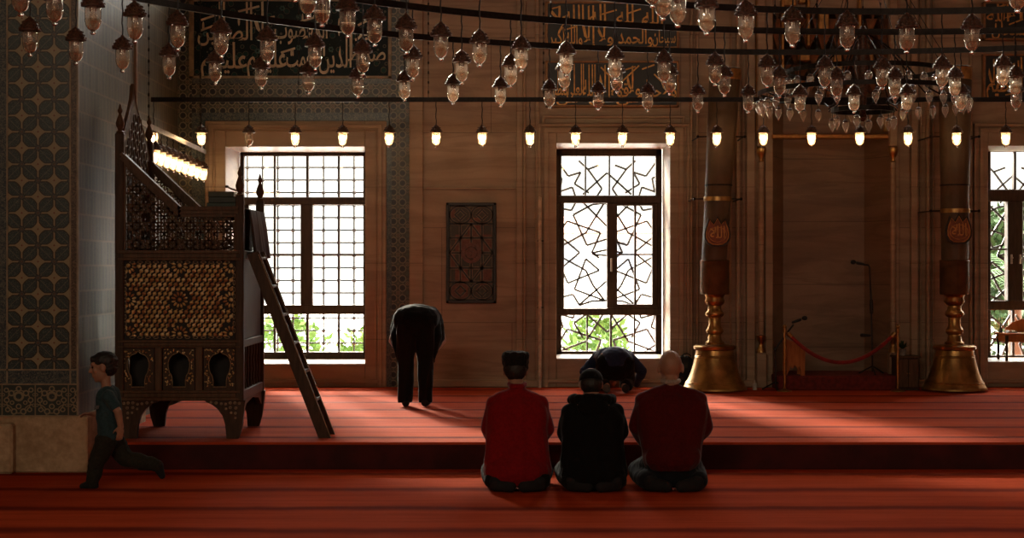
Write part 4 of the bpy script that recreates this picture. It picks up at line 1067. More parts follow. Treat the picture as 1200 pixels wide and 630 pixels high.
SB0, SB1 = Vector((-3.541, 16.28, EYE+1.40)), Vector((-3.67, 20.44, EYE+1.40))
MB().bar(SB0, SB1, 0.022, 0.05).build('rail', plain('pale_metal', (0.30, 0.27, 0.24), 0.35, 0.8), sbar)
for t in (0.1, 0.9): chain(*(SB0+(SB1-SB0)*t).xy, EYE+1.40, 8.99).build('chain', M_IRON, sbar)

# ------------------------------------------------------------------ glass lamps: base of the thing is the tip of the glass
M_GLASSLOW = m_scatterglass('lamp_glass_bottom', (0.95, 0.90, 0.85), 0.10, 0.015, 1.8, 0.03, (1.0, 0.92, 0.85))
M_SOCKET = plain('terracotta_socket', (0.22, 0.085, 0.045), 0.5)
M_CORD = plain('black_cord', (0.010, 0.008, 0.007), 0.7)
M_BULB_ON = emis('lit_bulb', (1.0, 0.70, 0.36), 60.0)
M_BULB_OFF = m_lampglass('unlit_bulb', (0.90, 0.80, 0.72), 0.12, 0.08, 0.7)
M_BULB_OFF.name = 'unlit_bulb'
M_GLASS_LIT = m_scatterglass('lit_lamp_glass', (1.0, 0.96, 0.90), 0.08, 0.04, 0.4, 0.40, (1.0, 0.88, 0.70))
CAPP = [(0.0, 0.262), (0.010, 0.260), (0.014, 0.250), (0.030, 0.240), (0.046, 0.220), (0.056, 0.198), (0.066, 0.180), (0.071, 0.174), (0.070, 0.166), (0.052, 0.164), (0.048, 0.174), (0.0, 0.176)]
GLP = [(0.046, 0.168), (0.0475, 0.150), (0.0475, 0.110), (0.046, 0.080), (0.040, 0.054), (0.030, 0.038), (0.017, 0.028), (0.011, 0.022), (0.016, 0.016), (0.017, 0.009), (0.011, 0.002), (0.0, 0.0)]
def lamp_proto(name, label, cordlen, lit, loc, small=1.0):
    t = thing(name, label, 'lamp', loc)
    o = Vector(loc); s = small
    c = MB().lathe([(r*s, z*s) for r, z in CAPP], o, 18)
    for k in range(18): pass
    cp_ = c.build('lamp_cap', M_CAPM, t, True)
    rb = MB()
    for zq, rr in ((0.182, 0.066), (0.200, 0.056), (0.222, 0.046)):
        for k in range(14):
            a = 2*math.pi*k/14; rb.ell(o+Vector((rr*s*math.cos(a), rr*s*math.sin(a), zq*s)), (0.007*s,)*3, n=5, m=3)
    rb.build('beading', M_CAPM, cp_)
    gs = MB().lathe([(r*s, z*s) for r, z in GLP[:8]], o, 18).build('glass_shade', M_GLASS_LIT if lit else M_LAMPGLASS, t, True, angle=180)
    MB().lathe([(r*s, z*s) for r, z in [(0.0, 0.030), (0.016, 0.029)]+GLP[7:]], o, 14).build('glass_tip', M_THICKGLASS, gs, True, angle=180)
    MB().lathe([(r*s, z*s) for r, z in [(0.0485, 0.092), (0.0478, 0.080), (0.0415, 0.053), (0.031, 0.037), (0.018, 0.0275), (0.016, 0.028), (0.030, 0.040), (0.040, 0.056), (0.0462, 0.082)]], o, 18).build('glass_bottom', M_GLASSLOW, gs, True, angle=180)
    MB().lathe([(0.0, 0.175*s), (0.020*s, 0.174*s), (0.021*s, 0.142*s), (0.017*s, 0.136*s), (0.0, 0.135*s)], o, 12).build('socket', M_SOCKET, t, True)
    MB().lathe([(0.010*s, 0.137*s), (0.016*s, 0.128*s), (0.024*s, 0.105*s), (0.021*s, 0.080*s), (0.010*s, 0.058*s), (0.003*s, 0.040*s), (0.0, 0.036*s)], o, 12).build('bulb', M_BULB_ON if lit else M_BULB_OFF, t, True, angle=180)
    pts = [o+Vector((0.004*math.sin(k*2.0), 0.003*math.cos(k*2.4), 0.258*s+(cordlen-0.258*s)*k/6)) for k in range(7)]
    pts[0].x = pts[-1].x = o.x; pts[0].y = pts[-1].y = o.y
    MB().tube(pts, 0.0055, 5).build('cord', M_CORD, t, True)
    return t
def ringpt(key, px_, py_=None):
    (cx, cd), R, _ = RINGS[key]; k = (px_-600)/F
    A = 1+k*k; B = -2*(k*cx+cd); Cc = cx*cx+cd*cd-R*R; disc = B*B-4*A*Cc
    D = (-B+math.sqrt(max(disc, 0)))/(2*A)
    if py_ is not None: D = F*1.36/(315-py_)
    x, y = k*D, D
    v = Vector((x-cx, y-cd)); v.normalize()               # hang from the hoop itself
    return (cx+v.x*R, cd+v.y*R)
ROWP = [24, 64, 109, 158, 208, 259, 313, 369, 425, 483.6, 541, 598.5, 661.5, 722.7, 785, 849, 913.5, 980.5, 1048.6, 1119, 1190]
ROWQ = [35, 89, 143.5, 198, 252, 306, 361.5, 419, 474, 531, 586.5, 644, 701, 759, 817.7, 877, 937.6, 1000.8, 1062.6, 1126, 1191]
ROWR = [(348, 3), (361, 21.6), (381, 32), (408, 45), (439, None), (476, None), (516.6, None), (562, None), (610.7, None), (663.5, None), (720.6, None), (778, None), (838, None), (899, None), (966.6, None), (1034, None), (1104, None), (1175.6, None)]
ROWS = [(755, 10), (767.6, 25), (794, 32.5), (828, 42), (874, None), (928.7, None), (992.7, None), (1062.6, None), (1139, None)]
ROWT = [(1168, 2.5), (1196, 15)]
unlit = {}
def put_lamps(key, pts, hoopname, group):
    zb = RINGS[key][2]; drop = zb-ZTIP-0.025
    n = len(pts)
    for i, (x, y) in enumerate(pts):
        lab = 'unlit clear glass lamp, %s from the left on %s' % (ORD[i], hoopname)
        loc = (x, y, ZTIP)
        if drop not in unlit:
            unlit[drop] = lamp_proto('glass_lamp', lab, drop, False, loc); unlit[drop]['group'] = group
        else: dup(unlit[drop], loc, lab, group)
put_lamps('P', [ringpt('P', x) for x in ROWP], 'the second lowest curved hoop', 'unlit lamps on the second lowest curved hoop')
put_lamps('Q', [ringpt('Q', x) for x in ROWQ], 'the lowest curved hoop', 'unlit lamps on the lowest curved hoop')
put_lamps('R', [ringpt('R', x, y) for x, y in ROWR], 'the third curved hoop from below', 'unlit lamps on the third curved hoop')
put_lamps('S', [ringpt('S', x, y) for x, y in ROWS], 'the small inner hoop', 'unlit lamps on the small inner hoop')
put_lamps('T', [ringpt('T', x, y) for x, y in ROWT], 'the innermost hoop at the top right', 'unlit lamps on the innermost hoop')
ROWL = [180, 236, 291.6, 346, 401.6, 456, 511, 565, 621, 674.5, 729.5, 785.4, 840, 894.6, 951, 1007.5, 1064, 1121, 1178.6]
lp = None
for i, px_ in enumerate(ROWL):
    lab = 'small lit glowing lamp, %s from the left under the long straight bar' % ORD[i]
    loc = (XX(px_, DL), DL, ZTIP)
    if i == 2:
        dup(unlit[RINGS['Q'][2]-ZTIP-0.025], loc, 'only unlit lamp under the long straight bar, third from the left', 'lamps under the long straight bar'); continue
    if lp is None: lp = lamp_proto('glass_lamp', lab, 0.513, True, loc); lp['group'] = 'lamps under the long straight bar'
    else: dup(lp, loc, lab, 'lamps under the long straight bar')
sp = None
for i in range(9):
    px_ = 182+7.0*i; k = (px_-600)/F
    D = (SB0.x-(SB1.x-SB0.x)/(SB1.y-SB0.y)*SB0.y)/(k-(SB1.x-SB0.x)/(SB1.y-SB0.y))
    loc = (k*D, D, EYE+1.02)
    lab = 'brightly lit lamp, %s from the left in the crowded row above the chair' % ORD[i]
    if sp is None: sp = lamp_proto('glass_lamp', lab, 0.355, True, loc); sp['group'] = 'lit lamps of the short bar beside the tiled wall'
    else: dup(sp, loc, lab, 'lit lamps of the short bar beside the tiled wall')

# ------------------------------------------------------------------ smaller many-armed chandelier before the mihrab
sc_ = Vector((3.67, 17.85, EYE+1.84))
s2 = thing('small_chandelier', 'smaller dark iron chandelier crowded with unlit glass cups before the mihrab', 'chandelier', sc_)
hoop((sc_.x, sc_.y), 1.08, sc_.z, 0, 2*math.pi, 48).build('hoop', M_IRON, s2, fix=True)
hoop((sc_.x, sc_.y), 0.80, sc_.z+0.22, 0, 2*math.pi, 40).build('hoop', M_IRON, s2, fix=True)
hoop((sc_.x, sc_.y), 0.32, sc_.z-0.18, 0, 2*math.pi, 24).build('hoop', M_IRON, s2, fix=True)
for k in range(8):
    a = 2*math.pi*k/8+0.2; d = Vector((math.cos(a), math.sin(a), 0)); pts = []
    for t in range(9):
        u_ = t/8; pts.append(sc_+d*(0.05+1.03*u_)+Vector((0, 0, 0.62*(1-u_)**2+0.09*math.sin(u_*6.28))))
    arm = MB().tube(pts, 0.009, 5)
    arm.tube([sc_+d*(0.32+0.06*math.cos(q*0.7))+Vector((0, 0, -0.18+0.02*q)) for q in range(9)], 0.008, 5); arm.build('arm', M_IRON, s2, True)
    MB().tube([sc_+d*1.08, sc_+d*0.10+Vector((0, 0, 1.6))], 0.004, 5).build('stay', M_IRON, s2)
MB().lathe([(0.02, -0.3), (0.05, -0.26), (0.03, -0.2), (0.05, 0.1), (0.09, 0.3), (0.05, 0.5), (0.07, 0.62), (0.02, 0.7)], sc_, 12).build('stem', M_CAPM, s2, True)
chain(sc_.x, sc_.y, sc_.z+0.7, 8.99).build('chain', M_IRON, s2)
cup = None
def cup_proto(lab, loc):
    t = thing('glass_cup_lamp', lab, 'lamp', loc, 'unlit cups of the smaller chandelier'); o = Vector(loc)
    MB().lathe([(0.026, 0.125), (0.038, 0.110), (0.040, 0.085), (0.030, 0.055), (0.015, 0.030), (0.009, 0.012), (0.0, 0.0)], o, 10).build('glass_shade', M_LAMPGLASS, t, True, angle=180)
    MB().lathe([(0.0, 0.150), (0.012, 0.148), (0.030, 0.128), (0.028, 0.120), (0.0, 0.121)], o, 10).build('lamp_cap', M_CAPM, t, True)
    MB().tube([o+Vector((0, 0, 0.147)), o+Vector((0, 0, 0.194))], 0.004, 4).build('cord', M_CORD, t)
    return t
tiers = [(1.08, 0.0, 36, 'lower rim'), (0.80, 0.22, 24, 'upper rim'), (0.32, -0.18, 8, 'lowest little hoop')]
for (R, dz, n, nm) in tiers:
    spots = []
    for k in range(n):
        a = 2*math.pi*(k+0.5)/n; spots.append((sc_.x+R*math.cos(a), sc_.y+R*math.sin(a), sc_.z+dz-0.22, a))
    front = sorted([q for q in spots if math.sin(q[3]) < 0], key=lambda q: q[0]); back = sorted([q for q in spots if math.sin(q[3]) >= 0], key=lambda q: q[0])
    for side_, lst in (('near', front), ('far', back)):
        for i, q in enumerate(lst):
            lab = 'glass cup, %s from the left, %s half, %s of small chandelier' % (ORD[i], side_, nm)
            if cup is None: cup = cup_proto(lab, q[:3])
            else: dup(cup, q[:3], lab)

# ------------------------------------------------------------------ giant candlesticks and candles
M_WAX = plain('old_wax', (0.085, 0.050, 0.024), 0.55, var=0.25, scale=4)
M_DRUM = plain('dark_bronze', (0.11, 0.062, 0.024), 0.55, 0.5, var=0.35, scale=5)
M_PLAQ = plain('plaque_dark', (0.020, 0.012, 0.009), 0.5)
def candlestick(cx, D, where):
    s = F/D; x = XX(cx, D); zf = PH
    st = thing('candlestick', 'giant bronze bell-footed candlestick %s' % where, 'candlestick', (x, D, zf))
    def q(r, y): return (r/s, ZZ(y, D)-zf)
    o = Vector((x, D, zf))
    MB().lathe([(0.0, 0.0), q(37.5, 456), q(37.5, 453.5), q(36, 452), q(34.6, 449), q(31, 443), q(28.2, 436), q(25.4, 427), q(23.5, 419), q(22.3, 413), q(22.0, 410), q(24.6, 408.5), q(25, 405.5), q(23, 404), q(12, 403.2), (0.0, q(0, 403)[1])], o, 48).build('bell_base', M_BRASS, st, True, angle=50)
    gr = MB()
    for yq, rr in ((448, 34.1), (446.5, 33.2), (418, 23.4), (416.5, 23.1)): gr.tube([o+Vector((rr/s*math.cos(t), rr/s*math.sin(t), ZZ(yq, D)-zf)) for t in [2*math.pi*k/40 for k in range(40)]], 0.006, 5, True)
    gr.build('engraved_rings', M_BRASS, st, True)
    MB().lathe([(0.0, q(0, 404)[1]), q(11, 403.5), q(11.5, 401), q(8.5, 399), q(7.5, 392), q(9.5, 390), q(10.5, 387), q(9, 384.5), q(7.2, 381), q(7.2, 372), q(10.2, 370), q(11.2, 367.5), q(10, 365), q(8, 363), q(7.8, 358), q(10.5, 356), q(12, 352.5), q(10.5, 349), q(11, 347), q(12.5, 345), (0.0, q(0, 345)[1])], o, 28).build('stem', M_BRASS, st, True, angle=50)
    MB().lathe([(0.0, q(0, 345)[1]), q(16.2, 344.8), q(17.0, 343.5), q(17.0, 307), q(17.6, 305.5), q(16.5, 304.5), (0.0, q(0, 320)[1])], o, 36).build('socket_drum', M_DRUM, st, True, angle=50)
    return st
def candle(cx, D, lean, ytop, where, band_y, wide):
    s = F/D; x0 = XX(cx, D); z0 = ZZ(304.3, D)
    cd = thing('giant_candle', 'giant old wax candle with a gilt flame-shaped plaque, %s' % where, 'candle', (x0, D, z0))
    def cen(y): return Vector((XX(cx+lean*(318-y)/238.0, D), D, ZZ(y, D)))
    vs = []; fs = []; n = 32; ys = [304.3, 298, 280, 255, 233, 232, 218, 217, 180, 150, 120, 95, 94, ytop+1, ytop]
    rr = [14.8, 14.9, 15.0, 15.2, 15.4, 15.4, 15.6, 15.9, 16.6, 17.2, 17.8, 18.2, 18.2, 18.4, 17.0]
    prof = list(zip(ys, rr))
    for y, r in prof:
        c = cen(y)
        for k in range(n): vs.append(c+Vector((r*wide/s*math.cos(2*math.pi*k/n), r*wide/s*math.sin(2*math.pi*k/n), 0)))
    for i in range(len(prof)-1):
        for k in range(n): fs.append([i*n+k, i*n+(k+1) % n, (i+1)*n+(k+1) % n, (i+1)*n+k])
    fs += [list(range(n))[::-1], [(len(prof)-1)*n+k for k in range(n)]]
    MB().add(vs, fs).build('wax_shaft', M_WAX, cd, True, angle=50)
    def bandm(y0, y1, r, name, mat, knobs=False):
        c0, c1 = cen(y1), cen(y0); b_ = MB(); v = []; f = []
        for c, k_ in ((c0, 0), (c0, 1), (c1, 1), (c1, 0)):
            for k in range(n):
                R = (r-1.2*(1-k_))*wide/s; v.append(c+Vector((R*math.cos(2*math.pi*k/n), R*math.sin(2*math.pi*k/n), 0)))
        for i in range(4):
            j = (i+1) % 4
            for k in range(n): f.append([i*n+k, i*n+(k+1) % n, j*n+(k+1) % n, j*n+k])
        b_.add(v, f)
        return b_.build(name, mat, cd, True, fix=True)
    bandm(ytop+2, 94, 18.9, 'gilt_band', M_GOLDTRIM); bandm(216, 218, 16.4, 'iron_ring', M_IRON)
    c = cen(band_y); R = 16.2*wide/s
    bandm(band_y-2.5, band_y+2.5, 16.6, 'gilt_band', M_BRASS_L)
    for y_ in (band_y, 160):                              # iron stays holding the candle to the wall
        c = cen(y_); r_ = MB(); R = 17.5*wide/s
        for sg in (-1, 1): r_.tube([c+Vector((sg*R*0.9, 0, 0)), c+Vector((sg*(R+0.09), 0.02, 0)), c+Vector((sg*(R+0.10), DW-D-0.01, 0))], 0.009, 6)
        for sg in (-1, 1): r_.ell(c+Vector((sg*(R+0.10), 0, 0)), (0.018, 0.018, 0.018), n=8, m=6)
        r_.build('wall_stay', M_IRON, cd, True)
    pc = cen(272 if lean else 269); yf = D-15.3*wide/s
    def flame(k_): return [(pc.x+a*k_/s, pc.z+b2*k_/s) for a, b2 in ((0, -17.5), (7, -16.8), (12, -13.5), (15, -8), (15.3, -2), (14, 5), (12, 10.5), (10.5, 15.5), (5, 9.5), (0, 18.5), (-5, 9.5), (-10.5, 15.5), (-12, 10.5), (-14, 5), (-15.3, -2), (-15, -8), (-12, -13.5), (-7, -16.8))]
    pq = shape2d([flame(1.0)], yf-0.02, yf+0.03).build('plaque', M_PLAQ, cd)
    g = MB(); P_ = [Vector((a, yf-0.022, b2)) for a, b2 in flame(0.84)]; g.tube(P_, 0.006, 5, True); g.build('plaque_rim', M_GOLDLET, pq, True)
    shape2d([flame(0.80)], yf-0.024, yf-0.018).build('plaque_field', plain('plaque_red', (0.22, 0.070, 0.028), 0.5, var=0.3), pq)
    t_ = MB(); put_word(t_, 'الله', pc.x-8.5/s, pc.x+8.5/s, pc.z-7/s, 6/s, 14/s, yf-0.028); put_word(t_, 'لا', pc.x-9/s, pc.x-1/s, pc.z-3/s, 5/s, 9/s, yf-0.029)
    t_.tube([(pc.x+10.5/s*math.cos(t), yf-0.027, pc.z+(-3+8.5*math.sin(t))/s) for t in [2*math.pi*k/24 for k in range(24)]], 0.004, 5, True)
    t_.build('lettering', M_GOLDLET, pq)
    return cd
candlestick(837.5, 20.0, 'between the middle window and the mihrab'); candle(836, 20.0, 14, 80, 'leaning in the left candlestick', 233, 1.0)
candlestick(1118.5, 20.0, 'beside the palm window at the right'); candle(1119, 20.0, 0, 78, 'standing upright in the right candlestick', 247, 1.05)

# ------------------------------------------------------------------ colonnettes flanking the mihrab
def colonnette(cx, where):
    D = DW-0.15; s = F/D; x = XX(cx, D)
    r = thing('colonnette', 'slender stone colonnette with brass hourglass ends %s' % where, 'column', (x, D, PH))
    def q(a, y): return (a/s, ZZ(y, D))
    o = Vector((x, D, 0))
    MB().lathe([q(3.4, 392), q(3.4, 190)], o, 14).build('shaft', M_MARBLE_TRIM, r, True)
    for prof, nm in (([q(0.1, 413), q(5.5, 412.5), q(5.0, 409), q(2.6, 404.5), q(3.2, 401), q(5.6, 397), q(5.8, 393), q(0.1, 392.5)], 'base_cup'), ([q(0.1, 190), q(3.2, 189.5), q(2.2, 186), q(4.8, 181), q(6.2, 175), q(5.4, 172), q(0.1, 171.5)], 'capital')):
        MB().lathe(prof, o, 14).build(nm, M_BRASS_L, r, True, angle=50)
    MB().bbox(x-0.06, x+0.06, D-0.06, D+0.06, PH, ZZ(413, D), 0.01).build('plinth', M_MARBLE_TRIM, r)
    MB().bbox(x-0.05, x+0.05, D-0.05, D+0.05, ZZ(171.5, D), 6.5, 0.01).build('upper_shaft', M_MARBLE_TRIM, r)
colonnette(892, 'left of the mihrab'); colonnette(1046.5, 'right of the mihrab')

# ------------------------------------------------------------------ barrier, microphones, reading stand, cabinet
D_B = 19.95
def barrier(cx, where):
    x = XX(cx, D_B); z1 = ZZ(383, D_B)
    r = thing('barrier_post', 'brass barrier post holding the %s end of the red rope' % where, 'barrier post', (x, D_B, PH)); o = Vector((x, D_B, PH)); h = z1-PH
    MB().lathe([(0.0, 0), (0.085, 0), (0.085, 0.010), (0.045, 0.022), (0.018, 0.035), (0.0, 0.036)], o, 20).build('foot', M_BRASS_L, r, True, angle=50)
    MB().lathe([(0.014, 0.03), (0.014, h-0.07), (0.022, h-0.065), (0.022, h-0.02), (0.014, h-0.015), (0.0, h-0.014)], o, 12).build('pole', M_BRASS_L, r, True, angle=50)
    MB().ell(o+Vector((0, 0, h+0.005)), (0.026, 0.026, 0.026)).build('ball', M_BRASS_L, r, True)
    return x, z1
xa, za = barrier(919.5, 'left'); xb, zb_ = barrier(1052, 'right')
rp = thing('barrier_rope', 'dark red rope sagging between the two brass posts before the mihrab', 'rope', ((xa+xb)/2, D_B, ZZ(424, D_B)))
pts = []
for k in range(25):
    t = k/24; pts.append(PX(926+(1046-926)*t, 393+31.5*(1-(2*t-1)**2), D_B-0.02))
MB().tube(pts, 0.024, 10).build('rope', plain('red_velvet', (0.26, 0.016, 0.012), 0.85, sheen=0.4), rp, True)
for (p, q, xe, ze) in ((pts[0], pts[1], xa, za), (pts[-1], pts[-2], xb, zb_)):
    d = (p-q).normalized(); e = MB().tube([p-d*0.02, p+d*0.04], 0.027, 10); e.tube([p+d*0.04, Vector((xe, D_B, ze-0.04))], 0.008, 6); e.build('end_cap', M_BRASS_L, rp, True)
ZS = PH+0.17
def micstand(name, label, foot, joint, boom, head):
    f_ = Vector(foot); r = thing('microphone_stand', label, 'microphone stand', f_)
    b_ = MB()
    for k in range(3):
        a = 2*math.pi*k/3+0.5; b_.tube([f_+Vector((0, 0, 0.10)), f_+Vector((0.17*math.cos(a), 0.17*math.sin(a), 0.008))], 0.009, 6)
    b_.build('tripod_foot', M_BLACKP, r, True)
    MB().tube([f_+Vector((0, 0, 0.03)), Vector(joint)], 0.010, 8).build('pole', M_BLACKP, r, True)
    bm_ = MB().tube([Vector(joint)]+[Vector(b2) for b2 in boom], 0.011, 8); bm_.ell(joint, (0.022, 0.022, 0.03)); bm_.build('boom', M_BLACKP, r, True)
    h0, h1 = Vector(head[0]), Vector(head[1]); d = (h1-h0)
    hm = MB().cap(h0, h0+d*0.6, 0.014, 0.018, 10); hm.ell(h1, (0.034, 0.027, 0.027)); hm.build('microphone_head', M_BLACKP, r, True)
    return r
DM = 20.45
r = micstand('microphone_stand', 'tall black microphone stand bent over at the top inside the mihrab', (XX(1022.5, DM), DM, ZS), PX(1021, 357, DM), [PX(1019, 313, DM), PX(1017.5, 310.5, DM), PX(1012, 310, DM)], (PX(1012, 309.5, DM), PX(1000, 307, DM)))
MB().cap(PX(1021, 352, DM), PX(1021.3, 366, DM), 0.02, 0.02).build('clamp', M_BLACKP, r, True)
e = MB().cap(PX(1019, 393, DM), PX(1010, 392.5, DM), 0.016, 0.022); e.tube([PX(1022, 393, DM), PX(1018, 393, DM)], 0.008); e.build('microphone_head', M_BLACKP, r, True)
micstand('microphone_stand', 'short black microphone stand slanting over the wooden reading stand', (XX(909, 20.15), 20.15, PH), PX(908.5, 409, 20.15), [PX(919, 394, 20.15), PX(930, 380, 20.15)], (PX(929, 377.5, 20.15), PX(943, 372.5, 20.15)))
rs = thing('reading_stand', 'small orange-brown wooden reading stand with arched foot before the mihrab', 'stand', (XX(932, 20.25), 20.3, ZS))
DR = 20.22
def rp_(x, y): return (XX(x, DR), ZZ(y, DR))
zf_ = ZS
out = [(XX(921.5, DR), zf_), rp_(924.5, 434), rp_(926, 428.5), rp_(928.5, 432), rp_(931.5, 427), rp_(934.5, 432), rp_(937, 428.5), rp_(938.5, 434), (XX(938, DR), zf_), (XX(943, DR), zf_), rp_(943.5, 407), rp_(921.5, 398)]
M_ORW = m_wood('orange_wood', (0.36, 0.115, 0.028), (0.50, 0.18, 0.05), 0.5)
shape2d([out], DR-0.011, DR+0.011).build('front_board', M_ORW, rs)
shape2d([[(a, b2) for a, b2 in out]], DR+0.24, DR+0.262).build('back_board', M_ORW, rs)
tp = MB(); tp.bar(Vector((XX(920.5, DR), DR+0.125, ZZ(397.5, DR))), Vector((XX(944.5, DR), DR+0.125, ZZ(407, DR))), 0.30, 0.016); tp.build('top_board', M_ORW, rs)
cb = thing('low_cabinet', 'low dark wooden cabinet under the potted plant by the right barrier post', 'cabinet', (XX(1064, 20.2), 20.2, PH))
DC = 20.05
x0, x1, z1 = XX(1051, DC), XX(1078, DC), ZZ(417, DC)
MB().bbox(x0+0.01, x1-0.01, DC+0.01, DC+0.33, PH+0.03, z1-0.025, 0.004).build('body', M_WALNUT, cb)
MB().bbox(x0-0.012, x1+0.012, DC-0.01, DC+0.34, z1-0.025, z1, 0.005).build('top', M_WALNUT_LIGHT, cb)
MB().bbox(x0+0.005, x1-0.005, DC+0.02, DC+0.33, PH, PH+0.03, 0.003).build('plinth', M_WALNUT, cb)
for k in range(2):
    xa_, xb_ = x0+0.016+k*(x1-x0-0.03)/2, x0+0.012+(k+1)*(x1-x0-0.03)/2
    d_ = MB().bbox(xa_, xb_, DC-0.004, DC+0.012, PH+0.04, z1-0.035, 0.004).build('door', M_WALNUT_LIGHT, cb)
    MB().ell(((xb_ if k == 0 else xa_)+(-0.012 if k == 0 else 0.012), DC-0.010, (PH+z1)/2), (0.008, 0.008, 0.008)).build('knob', M_BRASS_L, d_, True)
pt = thing('potted_plant', 'small green potted plant standing on the low dark cabinet', 'plant', (XX(1060.5, DC), DC+0.14, z1)); o = Vector((XX(1060.5, DC), DC+0.14, z1))
MB().lathe([(0.0, 0), (0.035, 0), (0.050, 0.075), (0.054, 0.078), (0.046, 0.08), (0.0, 0.07)], o, 16).build('pot', plain('pale_pot', (0.30, 0.27, 0.24), 0.5), pt, True, angle=50)
lf = MB(); rnd = random.Random(5)
for k in range(34):
    a = rnd.uniform(0, 6.28); l = rnd.uniform(0.06, 0.12); t = rnd.uniform(0.2, 1.1); d = Vector((math.cos(a)*math.sin(t), math.sin(a)*math.sin(t), math.cos(t))); sd = Vector((-math.sin(a), math.cos(a), 0))
    b0 = o+Vector((0, 0, 0.075)); lf.add([b0, b0+d*l*0.5+sd*0.014, b0+d*l, b0+d*l*0.5-sd*0.014, b0+d*l*0.5+Vector((0, 0, 0.008))], [[0, 1, 4], [1, 2, 4], [2, 3, 4], [3, 0, 4]])
lf.build('leaves', plain('dark_green_leaf', (0.02, 0.05, 0.015), 0.5), pt, True)
# things along the foot of the wall
pp = thing('standing_pole', 'slim pale pole standing upright against the wall left of the middle window', 'pole', (XX(632.5, DW-0.12), DW-0.135, PH))
x_ = XX(632.5, DW-0.13)
MB().lathe([(0.0, PH), (0.022, PH), (0.022, ZZ(231, DW-0.13)), (0.0, ZZ(230, DW-0.13))], (x_, DW-0.135, 0), 10).build('tube', plain('pale_paint', (0.62, 0.50, 0.38), 0.5), pp, True)
bkt = MB()
for y_ in (282, 360): bkt.tube([(x_-0.03, DW-0.135, ZZ(y_, DW-0.13)), (x_+0.03, DW-0.135, ZZ(y_, DW-0.13)), (x_+0.045, DW-0.09, ZZ(y_, DW-0.13))], 0.008, 6)
bkt.build('bracket', M_IRON, pp, True)
bg_ = thing('black_bag', 'black rounded bag standing between the bald man and the left candlestick', 'bag', (XX(804, 20.47), 20.47, PH))
gx, gy = XX(804, 20.47), 20.47
bgm = MB(); bgm.ell((gx-0.02, gy, PH+0.20), (0.15, 0.085, 0.20)); bgm.ell((gx-0.02, gy, PH+0.12), (0.165, 0.095, 0.12))
remesh(bgm, 'bag_body', plain('black_fabric', (0.010, 0.010, 0.011), 0.9, sheen=0.1), bg_, 0.012, 4, 0.008, 9)
MB().tube([(gx-0.06+0.04*k/2, gy-0.03, PH+0.385+0.035*math.sin(math.pi*k/6)) for k in range(7)], 0.008, 6).build('handle', M_BLACKP, bg_, True)
sb_ = thing('spray_bottle', 'tiny white bottle standing on the carpet right of the left candlestick', 'bottle', (XX(884.5, 20.2), 20.2, PH)); o = Vector((XX(884.5, 20.2), 20.2, PH))
MB().lathe([(0.0, 0), (0.026, 0), (0.027, 0.06), (0.020, 0.078), (0.010, 0.085), (0.0, 0.085)], o, 14).build('bottle_body', plain('white_plastic', (0.55, 0.50, 0.44), 0.4), sb_, True, angle=50)
MB().lathe([(0.0, 0.084), (0.010, 0.084), (0.009, 0.112), (0.0, 0.114)], o, 10).build('cap', bpy.data.materials['white_plastic'], sb_, True, angle=50)
# writing desk standing in the recess of the right window
dk = thing('writing_desk', 'small carved wooden writing desk standing in the recess of the palm window', 'desk', (XX(1205, 21.1), 21.1, WIN[3][2]+0.006))
DD = 21.05; zt = ZZ(389.5, DD); zs = WIN[3][2]+0.006
xl, xr = XX(1173, DD), XX(1236, DD)
MB().bbox(xl-0.02, xr+0.02, DD-0.20, DD+0.24, zt-0.028, zt, 0.006).build('desk_top', M_ORW, dk)
MB().bbox(xl+0.02, xr-0.02, DD-0.15, DD+0.20, zt-0.11, zt-0.028, 0.006).build('desk_apron', M_ORW, dk)
for x_ in (xl+0.025, xr-0.025):
    for y_ in (DD-0.16, DD+0.20):
        MB().lathe([(0.0, zs), (0.016, zs), (0.020, zs+0.03), (0.013, zs+0.06), (0.020, zs+0.12), (0.014, zs+0.2), (0.022, zt-0.12), (0.022, zt-0.02), (0.0, zt-0.02)], (x_, y_, 0), 10).build('leg', M_WALNUT, dk, True, angle=50)
cres = [(XX(1184, DD), zt), (XX(1236, DD), zt), (XX(1236, DD), ZZ(376, DD)), (XX(1222, DD), ZZ(372, DD)), (XX(1205, DD), ZZ(373.5, DD)), (XX(1192, DD), ZZ(378, DD)), (XX(1185, DD), ZZ(384, DD))]
shape2d([cres], DD+0.20, DD+0.225).build('crest_board', M_ORW, dk)
ob = thing('open_book', 'white open book lying on the writing desk at the right edge', 'book', (XX(1183, DD), DD, zt))
ob_m = MB(); n = 8; V = []
for k in range(n+1):
    x_ = XX(1178, DD)+(XX(1189, DD)-XX(1178, DD))*k/n; z_ = zt+0.010+0.022*abs(math.sin(math.pi*k/n*2))
    V += [(x_, DD-0.12, zt+0.001), (x_, DD-0.12, z_), (x_, DD+0.05, z_), (x_, DD+0.05, zt+0.001)]
fsl = []
for k in range(n):
    for j in range(4): fsl.append([k*4+j, k*4+(j+1) % 4, (k+1)*4+(j+1) % 4, (k+1)*4+j])
fsl += [[0, 1, 2, 3][::-1], [n*4, n*4+1, n*4+2, n*4+3]]
ob_m.add(V, fsl).build('pages', plain('paper_white', (0.62, 0.58, 0.50), 0.7), ob, fix=True)
ink = thing('ink_stand', 'dark pointed ink stand on the left edge of the writing desk', 'ink stand', (XX(1174, DD), DD+0.05, zt+0.001)); o = Vector((XX(1174, DD), DD+0.05, zt+0.001))
MB().lathe([(0.0, 0), (0.026, 0), (0.028, 0.02), (0.016, 0.05), (0.010, 0.07), (0.0, 0.07)], o, 12).build('well', M_BLACKP, ink, True, angle=50)
MB().lathe([(0.009, 0.069), (0.005, 0.10), (0.0, 0.13)], o, 8).build('pen', M_BLACKP, ink, True)

